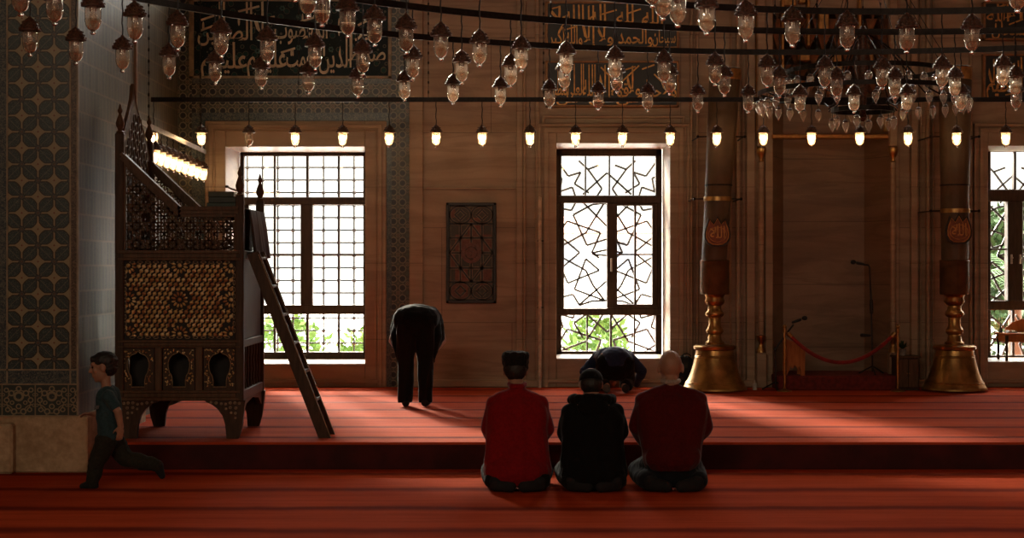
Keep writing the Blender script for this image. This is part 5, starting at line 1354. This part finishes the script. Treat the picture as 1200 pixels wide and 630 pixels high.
# ------------------------------------------------------------------ the garden outside
struct(MB().box(-30, 40, 22.2, 90, -0.4, -0.2).build('ground', plain('paving_outside', (0.60, 0.58, 0.56), 0.9)))
M_BWIN = plain('far_window', (0.20, 0.24, 0.30), 0.4)
def building(x0, x1, y, z0, z1, lab, wall, roof):
    r = thing('building', lab, 'building', ((x0+x1)/2, y, -0.2))
    MB().bbox(x0, x1, y, y+5, -0.2, z0, 0.05).build('wall', wall, r)
    ro = MB().prism_yz([(y-0.7, z0), (y+5.6, z0), (y+2.5, z1)], x0-0.4, x1+0.4); ro.build('roof', roof, r, fix=True)
    n = int((x1-x0)/1.6)
    for k in range(n):
        xm_ = x0+(k+0.5)*(x1-x0)/n; f = MB().bbox(xm_-0.35, xm_+0.35, y-0.06, y+0.02, z0-0.95, z0-0.25, 0.02).build('window', M_BWIN, r)
building(-1.0, 7.0, 46, 2.62, 3.15, 'long low building with pinkish tiled roof seen through the middle window', plain('pale_render', (0.80, 0.77, 0.74), 0.9), plain('pink_tile', (0.45, 0.24, 0.17), 0.8, scale=4))
def bush(x, y, r, h, lab, seed, mat, name='bush', n=420):
    t = thing(name, lab, 'bush', (x, y, -0.2)); rnd = random.Random(seed); mb = MB()
    for k in range(n):
        a, b_ = rnd.uniform(0, 6.283), math.acos(rnd.uniform(-0.2, 1)); q = rnd.uniform(0.6, 1.0)
        c = Vector((x+r*q*math.sin(b_)*math.cos(a), y+r*q*math.sin(b_)*math.sin(a), -0.2+h*0.35+h*0.65*q*math.cos(b_)))
        d = Vector((rnd.uniform(-1, 1), rnd.uniform(-1, 1), rnd.uniform(-0.3, 1))).normalized(); e = d.cross(Vector((rnd.uniform(-1, 1), rnd.uniform(-1, 1), rnd.uniform(-1, 1)))).normalized()
        l = rnd.uniform(0.07, 0.13)*(1.4 if n > 1000 else 1.0); mb.add([c, c+d*l+e*l*0.4, c+d*l*2, c+d*l-e*l*0.4], [[0, 1, 2, 3]])
    mb.build('foliage', mat, t)
    MB().tube([(x, y, -0.2), (x+0.03, y, h*0.5)], 0.03, 6).build('stem', plain('bark', (0.10, 0.07, 0.05), 0.9), t)
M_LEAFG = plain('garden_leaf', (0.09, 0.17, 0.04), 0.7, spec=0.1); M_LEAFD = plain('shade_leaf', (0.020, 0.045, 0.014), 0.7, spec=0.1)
bush(-3.6, 27.0, 0.75, 1.15, 'bright green bush outside low behind the left window', 1, M_LEAFG)
bush(-2.0, 26.4, 0.7, 1.05, 'rounded green bush outside behind the right half of the left window', 2, M_LEAFG)
bush(1.35, 27.2, 0.55, 1.15, 'green bush outside behind the bottom panes of the middle window', 3, M_LEAFG)
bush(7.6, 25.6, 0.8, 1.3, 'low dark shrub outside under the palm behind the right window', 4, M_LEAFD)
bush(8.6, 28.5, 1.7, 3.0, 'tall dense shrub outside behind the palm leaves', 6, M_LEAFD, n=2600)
pm = thing('palm_tree', 'young palm with arching fronds outside the right window', 'palm', (7.25, 24.6, -0.2)); rnd = random.Random(9)
MB().lathe([(0.0, 0), (0.13, 0), (0.10, 0.8), (0.09, 1.75), (0.0, 1.8)], (7.25, 24.6, -0.2), 12).build('trunk', bpy.data.materials['bark'], pm, True)
for k in range(16):
    a = 2*math.pi*k/16+rnd.uniform(-.2, .2); el = rnd.uniform(0.2, 1.1); L = rnd.uniform(0.9, 1.3); o = Vector((7.25, 24.6, 1.5)); fm_ = MB(); prev = o
    for s_ in range(1, 15):
        t = s_/14; p = o+Vector((math.cos(a)*L*t*math.cos(el), math.sin(a)*L*t*math.cos(el), L*(t*math.sin(el)-0.55*t*t)))
        fm_.tube([prev, p], 0.008, 4); d = (p-prev).normalized(); sd = d.cross(Vector((0, 0, 1))).normalized()
        for sg in (-1, 1):
            w_ = 0.34*math.sin(math.pi*min(1, t*0.9+0.1)); tip = p+sd*sg*w_+d*0.16-Vector((0, 0, 0.10*w_/0.34))
            fm_.add([p-d*0.016, p+d*0.016, tip], [[0, 1, 2]])
        prev = p
    fm_.build('frond', plain('palm_leaf', (0.035, 0.085, 0.020), 0.6, spec=0.15), pm)
# ------------------------------------------------------------------ people
M_SKIN = plain('skin', (0.36, 0.19, 0.12), 0.55, var=0.08, scale=20)
M_HAIR = plain('black_hair', (0.010, 0.008, 0.007), 0.6, var=0.4, scale=90)
M_EYE = plain('dark_eye', (0.015, 0.010, 0.008), 0.2)
V = Vector
def head(mb, c, f, u, k=1.0):
    """head of height .23*k centred at c, looking along f, top along u"""
    f = V(f).normalized(); u = V(u); u = (u-f*u.dot(f)).normalized(); r = f.cross(u); ax = (r, f, u); c = V(c)
    mb.ell(c+u*0.022*k-f*0.006*k, (0.074*k, 0.096*k, 0.092*k), ax, 22, 16)
    mb.ell(c+f*0.026*k-u*0.040*k, (0.058*k, 0.066*k, 0.076*k), ax, 18, 14)
    mb.ell(c+f*0.060*k-u*0.093*k, (0.026*k, 0.024*k, 0.021*k), ax, 12, 8)              # chin
    mb.cap(c+f*0.086*k+u*0.014*k, c+f*0.108*k-u*0.026*k, 0.009*k, 0.013*k, 10)           # nose
    for s in (-1, 1):
        mb.ell(c+f*0.094*k-u*0.031*k+r*s*0.012*k, (0.009*k, 0.010*k, 0.008*k), ax, 8, 6)  # nostrils
        mb.cap(c+f*0.086*k+u*0.028*k+r*s*0.014*k, c+f*0.074*k+u*0.028*k+r*s*0.044*k, 0.011*k, 0.009*k, 8)  # brow
        mb.ell(c+f*0.062*k-u*0.020*k+r*s*0.040*k, (0.022*k, 0.022*k, 0.022*k), ax, 10, 8)  # cheek
        mb.ell(c-f*0.004*k-u*0.006*k+r*s*0.078*k, (0.011*k, 0.022*k, 0.033*k), ax, 10, 8)  # ear
    mb.cap(c+f*0.086*k-u*0.056*k-r*0.018*k, c+f*0.086*k-u*0.056*k+r*0.018*k, 0.009*k, 0.009*k, 8)   # lips
    mb.cap(c+f*0.083*k-u*0.068*k-r*0.014*k, c+f*0.083*k-u*0.068*k+r*0.014*k, 0.010*k, 0.010*k, 8)
    return f, u, r
def eyes(body, c, f, u, k=1.0):
    f = V(f).normalized(); u = V(u); u = (u-f*u.dot(f)).normalized(); r = f.cross(u); c = V(c)
    for s in (-1, 1):
        MB().ell(c+f*0.079*k+u*0.006*k+r*s*0.031*k, (0.013*k, 0.009*k, 0.009*k), (r, f, u), 10, 8).build('eye', M_EYE, body, True)
def hand(mb, w, d, n, k=1.0, curl=0.5, thumb=1):
    """hand from wrist w along d, palm facing n"""
    w = V(w); d = V(d).normalized(); n = V(n); n = (n-d*n.dot(d)).normalized(); s = d.cross(n)
    mb.ell(w+d*0.048*k, (0.040*k, 0.052*k, 0.017*k), (s, d, n), 14, 10)
    mb.cap(w-d*0.02*k, w+d*0.03*k, 0.026*k, 0.026*k, 10)
    for i, (off, L) in enumerate(((-0.030, 0.066), (-0.010, 0.076), (0.010, 0.070), (0.029, 0.054))):
        p = w+d*0.088*k+s*off*k; dd = d; r_ = 0.0092*k
        for j, fr_ in enumerate((0.45, 0.32, 0.25)):
            a = curl*(0.5+0.35*j); dd = (dd*math.cos(a)+n*math.sin(a)).normalized(); q = p+dd*L*fr_*k
            mb.cap(p, q, r_, r_*0.9, 8); p = q; r_ *= 0.9
    t0 = w+d*0.030*k-s*thumb*0.034*k; t1 = t0+(d*0.55-s*thumb*0.75+n*0.35).normalized()*0.034*k; t2 = t1+(d*0.9-s*thumb*0.25+n*0.45).normalized()*0.030*k
    mb.cap(t0-d*0.01*k, t1, 0.014*k, 0.011*k, 8); mb.cap(t1, t2, 0.011*k, 0.009*k, 8)
def chainc(mb, pts, rs, add=0.0, n=14):
    for (p, q), (a, b_) in zip(zip(pts, pts[1:]), zip(rs, rs[1:])): mb.cap(p, q, a+add, b_+add, n)

def kneeler(name_label, ox, D, kk, jacket_mat, trouser_mat, head_c, head_f, hw, shw, shz, elbow, hem, hemw, extras, neck_z):
    """person sitting on the heels, seen from behind, facing +y; local x to the right"""
    O = V((XX(ox, D), D, 0.0))
    def L(x, y, z): return O+V((x, y, z))
    body = MB()
    hc = L(*head_c); f, u_ = V(head_f), V((0, 0.2, 1)); hk = extras.get('hk', 1.0)
    head(body, hc, f, u_, hk)
    nb_ = L(0, head_c[1]-0.070, neck_z)
    body.cap(nb_-V((0, 0, 0.03)), hc-V((0, 0.015, 0.05)), 0.056, 0.052)
    body.cap(L(-0.07, -0.05, 0.25), L(-0.08, -0.01, 0.55), 0.105, 0.105); body.cap(L(0.07, -0.05, 0.25), L(0.08, -0.01, 0.55), 0.105, 0.105)
    for s in (-1, 1):
        sh = L(s*(shw-0.075), 0.01, shz-0.105); el = L(s*elbow[0], elbow[1], elbow[2]); wr = L(s*0.12, 0.27, 0.25)
        body.cap(nb_-V((0, 0, 0.07)), sh, 0.045, 0.046); chainc(body, [sh, el, wr], [0.050, 0.041, 0.028])
        hand(body, wr, V((-s*0.15, 0.9, -0.2)), V((0, 0.1, -1)), 1.0, 0.18, s)
        hp, kn, an, toe = L(s*0.10, -0.06, 0.22), L(s*hw, 0.38, 0.085), L(s*(hw*0.80), -0.16, 0.055), L(s*hw*0.28, -0.215, 0.040)
        chainc(body, [hp, kn, an, toe], [0.095, 0.062, 0.042, 0.032])
    bo = remesh(body, 'person', M_SKIN, None, 0.008, 3)
    bo.location = O; bo.data.transform(Matrix.Translation(-O))
    tag(bo, name_label, 'person')
    eyes(bo, hc, f, u_, hk)
    # trousers
    tr = MB()
    tr.ell(L(0, -0.06, 0.19), (0.195, 0.15, 0.13)); tr.ell(L(0, -0.05, 0.10), (0.15, 0.13, 0.085))
    for s in (-1, 1):
        hp, kn, an = L(s*0.10, -0.06, 0.215), L(s*hw, 0.38, 0.088), L(s*(hw*0.86), -0.15, 0.078)
        chainc(tr, [hp, kn], [0.105, 0.080]); chainc(tr, [kn, an], [0.080, 0.072])
    remesh(tr, 'trousers', trouser_mat, bo, 0.010, 3, 0.010, 11, (1, 1, 1))
    for s in (-1, 1):
        sk = MB(); an, toe = L(s*(hw*0.80), -0.175, 0.060), L(s*hw*0.25, -0.222, 0.046)
        chainc(sk, [an, toe], [0.056, 0.044]); sk.ell(an+V((0, -0.02, 0.020)), (0.052, 0.05, 0.045))
        remesh(sk, 'sock', extras.get('sock', M_SOCK), bo, 0.008, 3)
    # upper garment
    jk = MB()
    for s in (-1, 1):
        jk.cap(L(s*0.09, -0.045, hem+0.10), L(s*(shw-0.13), -0.015, shz-0.15), 0.135, 0.130)
        jk.cap(L(s*(hemw-0.115), -0.06, hem+0.105), L(s*0.10, -0.03, 0.45), 0.115, 0.13)
        sh = L(s*(shw-0.066), 0.0, shz-0.090); el = L(s*elbow[0], elbow[1], elbow[2]); wr = L(s*0.13, 0.25, 0.255)
        jk.cap(nb_-V((0, 0, 0.055)), sh, 0.066, 0.066); jk.cap(sh, L(s*0.10, -0.02, 0.5), 0.07, 0.12)
        chainc(jk, [sh, el, wr], [0.066, 0.060, 0.045])
    jk.ell(L(0, -0.07, hem+0.10), (hemw, 0.20, 0.15)); jk.cap(L(0, -0.05, hem+0.14), L(0, -0.02, shz-0.14), 0.15, 0.14); jk.cap(L(0, -0.02, shz-0.16), nb_-V((0, 0, 0.075)), 0.13, 0.075); jk.cap(L(0, -0.06, hem+0.02), L(0, -0.06, hem+0.2), 0.17, 0.16)
    jo = remesh(jk, extras.get('garment', 'jacket'), jacket_mat, bo, 0.010, 4, extras.get('wr', 0.010), 7.5, (1, 1, 0.7), cut=[(L(0, 0, hem), V((0, 0, -1))), (nb_-V((0, 0, 0.004)), V((0, 0.25, 1)))])
    jo.modifiers.new('t', 'SOLIDIFY').thickness = 0.006
    return bo, L, hc, nb_
M_SOCK = plain('dark_sock', (0.009, 0.008, 0.009), 0.9)
def m_cloth(name, c, var=0.15, sheen=0.15):
    return plain(name, c, 0.92, 0, 0.15, var, 60, sheen)
M_RED = m_cloth('red_wool', (0.21, 0.006, 0.008)); M_MAROON = m_cloth('maroon_knit', (0.080, 0.006, 0.006)); M_BLACKC = m_cloth('black_cotton', (0.006, 0.0055, 0.0055), sheen=0.05)
M_DARKTR = m_cloth('dark_trouser', (0.008, 0.007, 0.007), sheen=0.05); M_JEAN = m_cloth('dark_denim', (0.012, 0.013, 0.017), sheen=0.1); M_NAVY = m_cloth('navy_cloth', (0.020, 0.030, 0.068)); M_TEAL = m_cloth('dark_teal_cotton', (0.030, 0.060, 0.070)); M_OLIVE = m_cloth('dark_olive_trouser', (0.028, 0.026, 0.018), sheen=0.05)
DK = 12.82
def ringtube(c, ax, ay, rx, ry, r, n=24): return MB().tube([V(c)+ax*rx*math.cos(2*math.pi*k/n)+ay*ry*math.sin(2*math.pi*k/n) for k in range(n)], r, 8, True)
# red jacket and tall black hat
a, L, hc, nb_ = kneeler('man in a bright red jacket and tall flat black hat, kneeling leftmost of three', 606, DK, 1, M_RED, M_DARKTR, (-0.012, 0.05, 0.885), (0.0, 1, -0.12), 0.20, 0.238, 0.725, (0.215, 0.03, 0.45), 0.045, 0.262, {'wr': 0.010, 'hk': 1.08}, 0.775)
ht = MB(); rnd = random.Random(2)
ht.lathe([(0.078, -0.02), (0.090, 0.0), (0.098, 0.04), (0.104, 0.085), (0.104, 0.115), (0.094, 0.135), (0.05, 0.142), (0.0, 0.142)], hc+V((0, -0.010, 0.004)), 28)
ho = remesh(ht, 'hat', m_cloth('black_fleece', (0.011, 0.009, 0.008), 0.4), a, 0.007, 2, 0.008, 26)
ne = MB(); ne.ell(hc+V((0, -0.036, 0.010)), (0.088, 0.080, 0.090)); remesh(ne, 'hair', M_HAIR, a, 0.007, 2, 0.003, 40)
remesh(MB().cap(L(-0.035, -0.060, 0.770), L(0.035, -0.060, 0.770), 0.024, 0.024).cap(L(-0.035, -0.060, 0.770), L(-0.058, 0.02, 0.785), 0.024, 0.020).cap(L(0.035, -0.060, 0.770), L(0.058, 0.02, 0.785), 0.024, 0.020), 'collar', M_RED, a, 0.008, 3)
# black hooded jacket and cap
b_, L, hc, nb_ = kneeler('man in a black hooded jacket and dark cap, kneeling between the two men in red', 694.5, DK, 1, M_BLACKC, M_DARKTR, (-0.008, 0.10, 0.780), (0.0, 1, -0.42), 0.20, 0.238, 0.665, (0.208, 0.06, 0.42), 0.022, 0.262, {'wr': 0.012, 'hk': 1.05}, 0.70)
cp2 = MB(); cp2.ell(hc+V((0, -0.008, 0.030)), (0.092, 0.112, 0.090)); co_ = remesh(cp2, 'cap', M_BLACKC, b_, 0.007, 2, cut=[(hc+V((0, 0, 0.012)), V((0, -0.35, -1)))])
br_ = MB(); br_.ell(hc+V((0, 0.115, -0.005)), (0.062, 0.062, 0.010)); remesh(br_, 'brim', M_BLACKC, co_, 0.006, 1)
ne = MB(); ne.ell(hc+V((0, -0.032, 0.004)), (0.086, 0.084, 0.084)); remesh(ne, 'hair', M_HAIR, b_, 0.007, 2, 0.003, 40)
hd = MB()
for k in range(9):
    t = math.pi*(k/8); p = L(0.135*math.cos(t), 0.04-0.11*math.sin(t), 0.665+0.012*math.sin(t))
    hd.ell(p, (0.055, 0.05, 0.045))
hd.ell(L(0, -0.10, 0.61), (0.12, 0.06, 0.085)); hd.ell(L(0, -0.03, 0.655), (0.12, 0.09, 0.05)); remesh(hd, 'hood', M_BLACKC, b_, 0.010, 3, 0.010, 14)
# bald man, maroon sweater
c_, L, hc, nb_ = kneeler('bald man in a maroon sweater and dark jeans, kneeling at the right of the three', 786.5, DK, 1, M_MAROON, M_JEAN, (0.0, 0.06, 0.905), (0.0, 1, -0.20), 0.22, 0.275, 0.750, (0.258, 0.03, 0.46), 0.155, 0.225, {'garment': 'sweater', 'wr': 0.010, 'sock': M_SOCK, 'hk': 1.16}, 0.80)
remesh(MB().cap(L(-0.04, -0.052, 0.805), L(0.04, -0.052, 0.805), 0.018, 0.018).cap(L(-0.04, -0.052, 0.805), L(-0.06, 0.02, 0.81), 0.018, 0.018).cap(L(0.04, -0.052, 0.805), L(0.06, 0.02, 0.81), 0.018, 0.018), 'shirt_collar', m_cloth('pale_shirt', (0.34, 0.27, 0.22)), c_, 0.007, 3)

# man bowing from the waist
def bowing():
    D = 17.75; O = V((XX(487, D), D, PH))
    def L(x, y, z): return O+V((x, y, z))
    body = MB(); hc = L(0, 0.72, 0.88); f = V((0, 0.25, -1)); u_ = V((0, 1, 0.2))
    head(body, hc, f, u_); body.cap(L(0, 0.50, 0.93), hc-V((0, 0.05, 0)), 0.056, 0.054)
    for s in (-1, 1):
        body.cap(L(s*0.08, 0.02, 0.90), L(s*0.09, 0.46, 0.90), 0.105, 0.10)
        sh, el, wr = L(s*0.20, 0.46, 0.90), L(s*0.265, 0.36, 0.67), L(s*0.155, 0.10, 0.53)
        body.cap(L(0, 0.48, 0.93), sh, 0.05, 0.055); chainc(body, [sh, el, wr], [0.05, 0.042, 0.029]); hand(body, wr, V((-s*0.3, -0.3, -0.9)), V((-s*0.5, -0.6, 0.2)), 1.0, 0.5, s)
        hp, kn, an, toe = L(s*0.095, 0.0, 0.86), L(s*0.098, 0.015, 0.48), L(s*0.10, 0.0, 0.085), L(s*0.115, 0.17, 0.035)
        chainc(body, [hp, kn, an, toe], [0.10, 0.066, 0.045, 0.036])
        body.cap(an, L(s*0.10, -0.045, 0.04), 0.042, 0.036)
    bo = remesh(body, 'person', M_SKIN, None, 0.008, 3); bo.location = O; bo.data.transform(Matrix.Translation(-O))
    tag(bo, 'man in dark jacket and trousers standing bowed from the waist facing the wall', 'person'); eyes(bo, hc, f, u_)
    remesh(MB().ell(hc-f.normalized()*0.02+V((0, 0.02, 0.01)), (0.083, 0.090, 0.092)), 'hair', M_HAIR, bo, 0.007, 2, 0.004, 40, cut=[(hc+V((0, 0, -0.02)), V((0, -0.2, -1)))])
    tr = MB(); tr.ell(L(0, 0.0, 0.87), (0.185, 0.145, 0.135))
    for s in (-1, 1): chainc(tr, [L(s*0.09, 0, 0.86), L(s*0.102, 0.01, 0.48), L(s*0.106, 0, 0.07)], [0.115, 0.088, 0.076])
    remesh(tr, 'trousers', M_DARKTR, bo, 0.010, 3, 0.012, 8, (1, 1, 0.5), cut=[(L(0, 0, 0.045), V((0, 0, -1)))])
    for s in (-1, 1):
        sk = MB(); chainc(sk, [L(s*0.103, 0.0, 0.08), L(s*0.118, 0.17, 0.042)], [0.050, 0.040]); sk.cap(L(s*0.10, -0.045, 0.045), L(s*0.118, 0.17, 0.040), 0.042, 0.038)
        remesh(sk, 'sock', M_SOCK, bo, 0.008, 2, cut=[(L(0, 0, 0.003), V((0, 0, -1)))])
    jk = MB(); jk.ell(L(0, 0.02, 0.90), (0.215, 0.17, 0.155)); jk.ell(L(0, 0.30, 0.93), (0.225, 0.26, 0.135))
    for s in (-1, 1):
        jk.cap(L(s*0.11, 0.05, 0.90), L(s*0.12, 0.46, 0.915), 0.13, 0.12)
        sh, el, wr = L(s*0.195, 0.42, 0.90), L(s*0.232, 0.34, 0.70), L(s*0.165, 0.13, 0.56)
        jk.cap(L(s*0.1, 0.45, 0.92), sh, 0.10, 0.075); chainc(jk, [sh, el, wr], [0.075, 0.064, 0.050])
        jk.cap(L(s*0.20, 0.26, 0.86), L(s*0.224, 0.10, 0.72), 0.055, 0.050); jk.cap(L(s*0.224, 0.10, 0.72), L(s*0.200, 0.02, 0.56), 0.050, 0.022); jk.cap(L(s*0.200, 0.02, 0.56), L(s*0.192, 0.01, 0.455), 0.022, 0.008)
    remesh(jk, 'jacket', M_BLACKC, bo, 0.010, 3, 0.012, 7)
    return bo
bowing()
# man in prostration under the window
def prostrate():
    D = 19.62; O = V((XX(722, D), D, PH))
    def L(x, y, z): return O+V((x, y, z))
    body = MB(); hc = L(0, 0.86, 0.125); f = V((0, 0.35, -1)); u_ = V((0, 1, 0.35))
    head(body, hc, f, u_); body.cap(L(0, 0.70, 0.24), hc-V((0, 0.05, -0.02)), 0.056, 0.054)
    for s in (-1, 1):
        body.cap(L(s*0.08, 0.18, 0.39), L(s*0.09, 0.62, 0.33), 0.10, 0.10)
        sh, el, wr = L(s*0.19, 0.62, 0.33), L(s*0.345, 0.55, 0.20), L(s*0.27, 0.74, 0.045)
        body.cap(L(0, 0.66, 0.31), sh, 0.05, 0.055); chainc(body, [sh, el, wr], [0.05, 0.042, 0.029]); hand(body, wr, V((-s*0.1, 1, -0.05)), V((0, 0, -1)), 1.0, 0.1, s)
        hp, kn, an, toe = L(s*0.10, 0.20, 0.36), L(s*0.15, 0.40, 0.08), L(s*0.11, 0.06, 0.075), L(s*0.10, -0.01, 0.035)
        chainc(body, [hp, kn, an, toe], [0.10, 0.07, 0.048, 0.034])
    bo = remesh(body, 'person', M_SKIN, None, 0.008, 3); bo.location = O; bo.data.transform(Matrix.Translation(-O))
    tag(bo, 'man in dark navy top prostrating on the raised carpet under the middle window', 'person'); eyes(bo, hc, f, u_)
    remesh(MB().ell(hc-f.normalized()*0.02+V((0, 0.015, 0.01)), (0.083, 0.090, 0.092)), 'hair', M_HAIR, bo, 0.007, 2, 0.004, 40)
    tr = MB(); tr.ell(L(0, 0.18, 0.30), (0.19, 0.16, 0.17))
    for s in (-1, 1): chainc(tr, [L(s*0.10, 0.16, 0.33), L(s*0.155, 0.40, 0.10), L(s*0.125, 0.09, 0.085)], [0.125, 0.088, 0.07])
    remesh(tr, 'trousers', M_DARKTR, bo, 0.010, 3, 0.010, 10)
    for s in (-1, 1): remesh(MB().cap(L(s*0.118, 0.08, 0.080), L(s*0.105, -0.01, 0.042), 0.052, 0.040), 'sock', M_SOCK if s > 0 else m_cloth('grey_sock', (0.10, 0.09, 0.08)), bo, 0.008, 2)
    jk = MB(); jk.ell(L(0, 0.22, 0.375), (0.195, 0.22, 0.155)); jk.ell(L(0, 0.45, 0.375), (0.205, 0.26, 0.145)); jk.ell(L(0, 0.62, 0.33), (0.18, 0.16, 0.11))
    for s in (-1, 1):
        sh, el, wr = L(s*0.17, 0.56, 0.385), L(s*0.338, 0.53, 0.225), L(s*0.285, 0.71, 0.07)
        jk.cap(L(s*0.09, 0.42, 0.39), sh, 0.12, 0.085); chainc(jk, [sh, el, wr], [0.085, 0.062, 0.048])
    remesh(jk, 'sweater', M_NAVY, bo, 0.010, 3, 0.010, 8)
prostrate()
# running boy
def boy():
    D = 12.9; O = V((XX(108, D), D, 0)); k = 0.80
    def Q(x, y, dy=0.0): return PX(x, y, D)+V((0, dy, 0))
    body = MB(); hc = Q(121.5, 429.5); f = V((-1, -0.10, -0.12)); u_ = V((-0.08, 0, 1))
    head(body, hc, f, u_, 0.98)
    body.cap(Q(125, 458), Q(124, 442), 0.040, 0.036)
    body.cap(Q(127, 465, -0.045), Q(129, 510, -0.04), 0.068, 0.068); body.cap(Q(127, 465, 0.045), Q(129, 510, 0.04), 0.068, 0.068)
    shn, eln, wrn = Q(131, 463, -0.115), Q(143.5, 480, -0.15), Q(146.5, 498, -0.14)
    shf, elf, wrf = Q(122, 463, 0.115), Q(119, 482, 0.15), Q(106, 486.5, 0.12)
    body.cap(Q(126, 460), shn, 0.038, 0.040); body.cap(Q(126, 460), shf, 0.038, 0.040)
    chainc(body, [shn, eln, wrn], [0.037, 0.030, 0.022]); hand(body, wrn, V((-0.12, 0.05, -1)), V((-0.3, 1, 0)), 0.72, 0.5, 1)
    chainc(body, [shf, elf, wrf], [0.037, 0.030, 0.022]); hand(body, wrf, V((-1, -0.05, 0.05)), V((0, -0.4, -1)), 0.72, 0.6, -1)
    n_leg = [Q(126, 516, -0.06), Q(116, 541, -0.07), Q(110.5, 563.5, -0.06)]; f_leg = [Q(130, 516, 0.06), Q(146, 538.5, 0.07), Q(180, 546, 0.08)]
    chainc(body, n_leg, [0.068, 0.048, 0.034]); body.cap(n_leg[-1], Q(100, 567.5, -0.06), 0.03, 0.020)
    chainc(body, f_leg, [0.068, 0.048, 0.034]); body.cap(f_leg[-1], Q(187, 557, 0.08), 0.03, 0.022)
    bo = remesh(body, 'person', M_SKIN, None, 0.0065, 3); bo.location = O; bo.data.transform(Matrix.Translation(-O))
    tag(bo, 'small boy in a dark teal shirt running past the tiled pier', 'person'); eyes(bo, hc, f, u_, 0.98)
    hr = MB(); fn = f.normalized(); hr.ell(hc-fn*0.010+V((0, 0, 0.040)), (0.098, 0.082, 0.080)); hr.ell(hc-fn*0.045+V((0, 0, 0.002)), (0.062, 0.074, 0.080))
    hr.cap(hc+fn*0.075+V((0, -0.03, 0.068)), hc+fn*0.075+V((0, 0.03, 0.068)), 0.022, 0.022)
    remesh(hr, 'hair', M_HAIR, bo, 0.0065, 2, 0.006, 45)
    st = MB(); st.cap(Q(127, 464, -0.05), Q(129, 508, -0.045), 0.082, 0.088); st.cap(Q(127, 464, 0.05), Q(129, 508, 0.045), 0.082, 0.088)
    st.cap(Q(126, 457.5), Q(126, 462), 0.050, 0.06)
    for sh, el in ((shn, eln), (shf, elf)): st.cap(Q(126, 462), sh, 0.052, 0.050); st.cap(sh, sh+(el-sh)*0.62, 0.050, 0.046)
    remesh(st, 'shirt', M_TEAL, bo, 0.008, 3, 0.010, 9, cut=[(Q(128, 516.5), V((0, 0, -1)))])
    pr = MB(); lg = [V((0, 0, PH))]
    mb2 = MB(); d_ = shape2d([[(Q(116+a*1.0, 0).x, Q(0, 478-b2*1.0).z) for a, b2 in ((0, 0), (5, 1), (6, 5), (1, 5))]], D-0.148, D-0.146)
    d_.build('shirt_print', m_cloth('grey_print', (0.10, 0.10, 0.10)), bo)
    tr = MB(); tr.ell(Q(128, 516), (0.088, 0.115, 0.075))
    chainc(tr, n_leg, [0.084, 0.062, 0.050]); chainc(tr, f_leg, [0.084, 0.064, 0.052])
    remesh(tr, 'trousers', M_OLIVE, bo, 0.008, 3, 0.010, 13)
    s1 = MB().cap(n_leg[-1]+V((0.01, 0, -0.005)), Q(98.5, 568, -0.06), 0.037, 0.021); s1.cap(Q(114, 567.5, -0.06), Q(100, 568.2, -0.06), 0.026, 0.022)
    remesh(s1, 'sock', M_SOCK, bo, 0.0065, 2, cut=[(V((0, 0, 0.002)), V((0, 0, -1)))])
    s3 = MB().cap(f_leg[-1], Q(187.5, 558.5, 0.08), 0.037, 0.026); s3.cap(Q(184, 547, 0.08), Q(187.5, 559, 0.08), 0.033, 0.024); remesh(s3, 'sock', M_SOCK, bo, 0.0065, 2)
    pc = Q(116.5, 491, 0.10); pa = thing('paper_sheet', 'small crumpled white paper held in the forward hand of the running boy', 'paper', pc)
    pm_ = MB(); vs = []; rnd = random.Random(4)
    for i in range(5):
        for j in range(5): vs.append(pc+V((-0.042+0.021*i+0.006*j/4, 0.012*math.sin(i*1.7+j)+rnd.uniform(-.003, .003), -0.045+0.02*j-0.008*i/4)))
    pm_.add(vs, [[i*5+j, (i+1)*5+j, (i+1)*5+j+1, i*5+j+1] for i in range(4) for j in range(4)])
    po = pm_.build('sheet', bpy.data.materials['paper_white'], pa, True, angle=180); po.modifiers.new('t', 'SOLIDIFY').thickness = 0.002
boy()
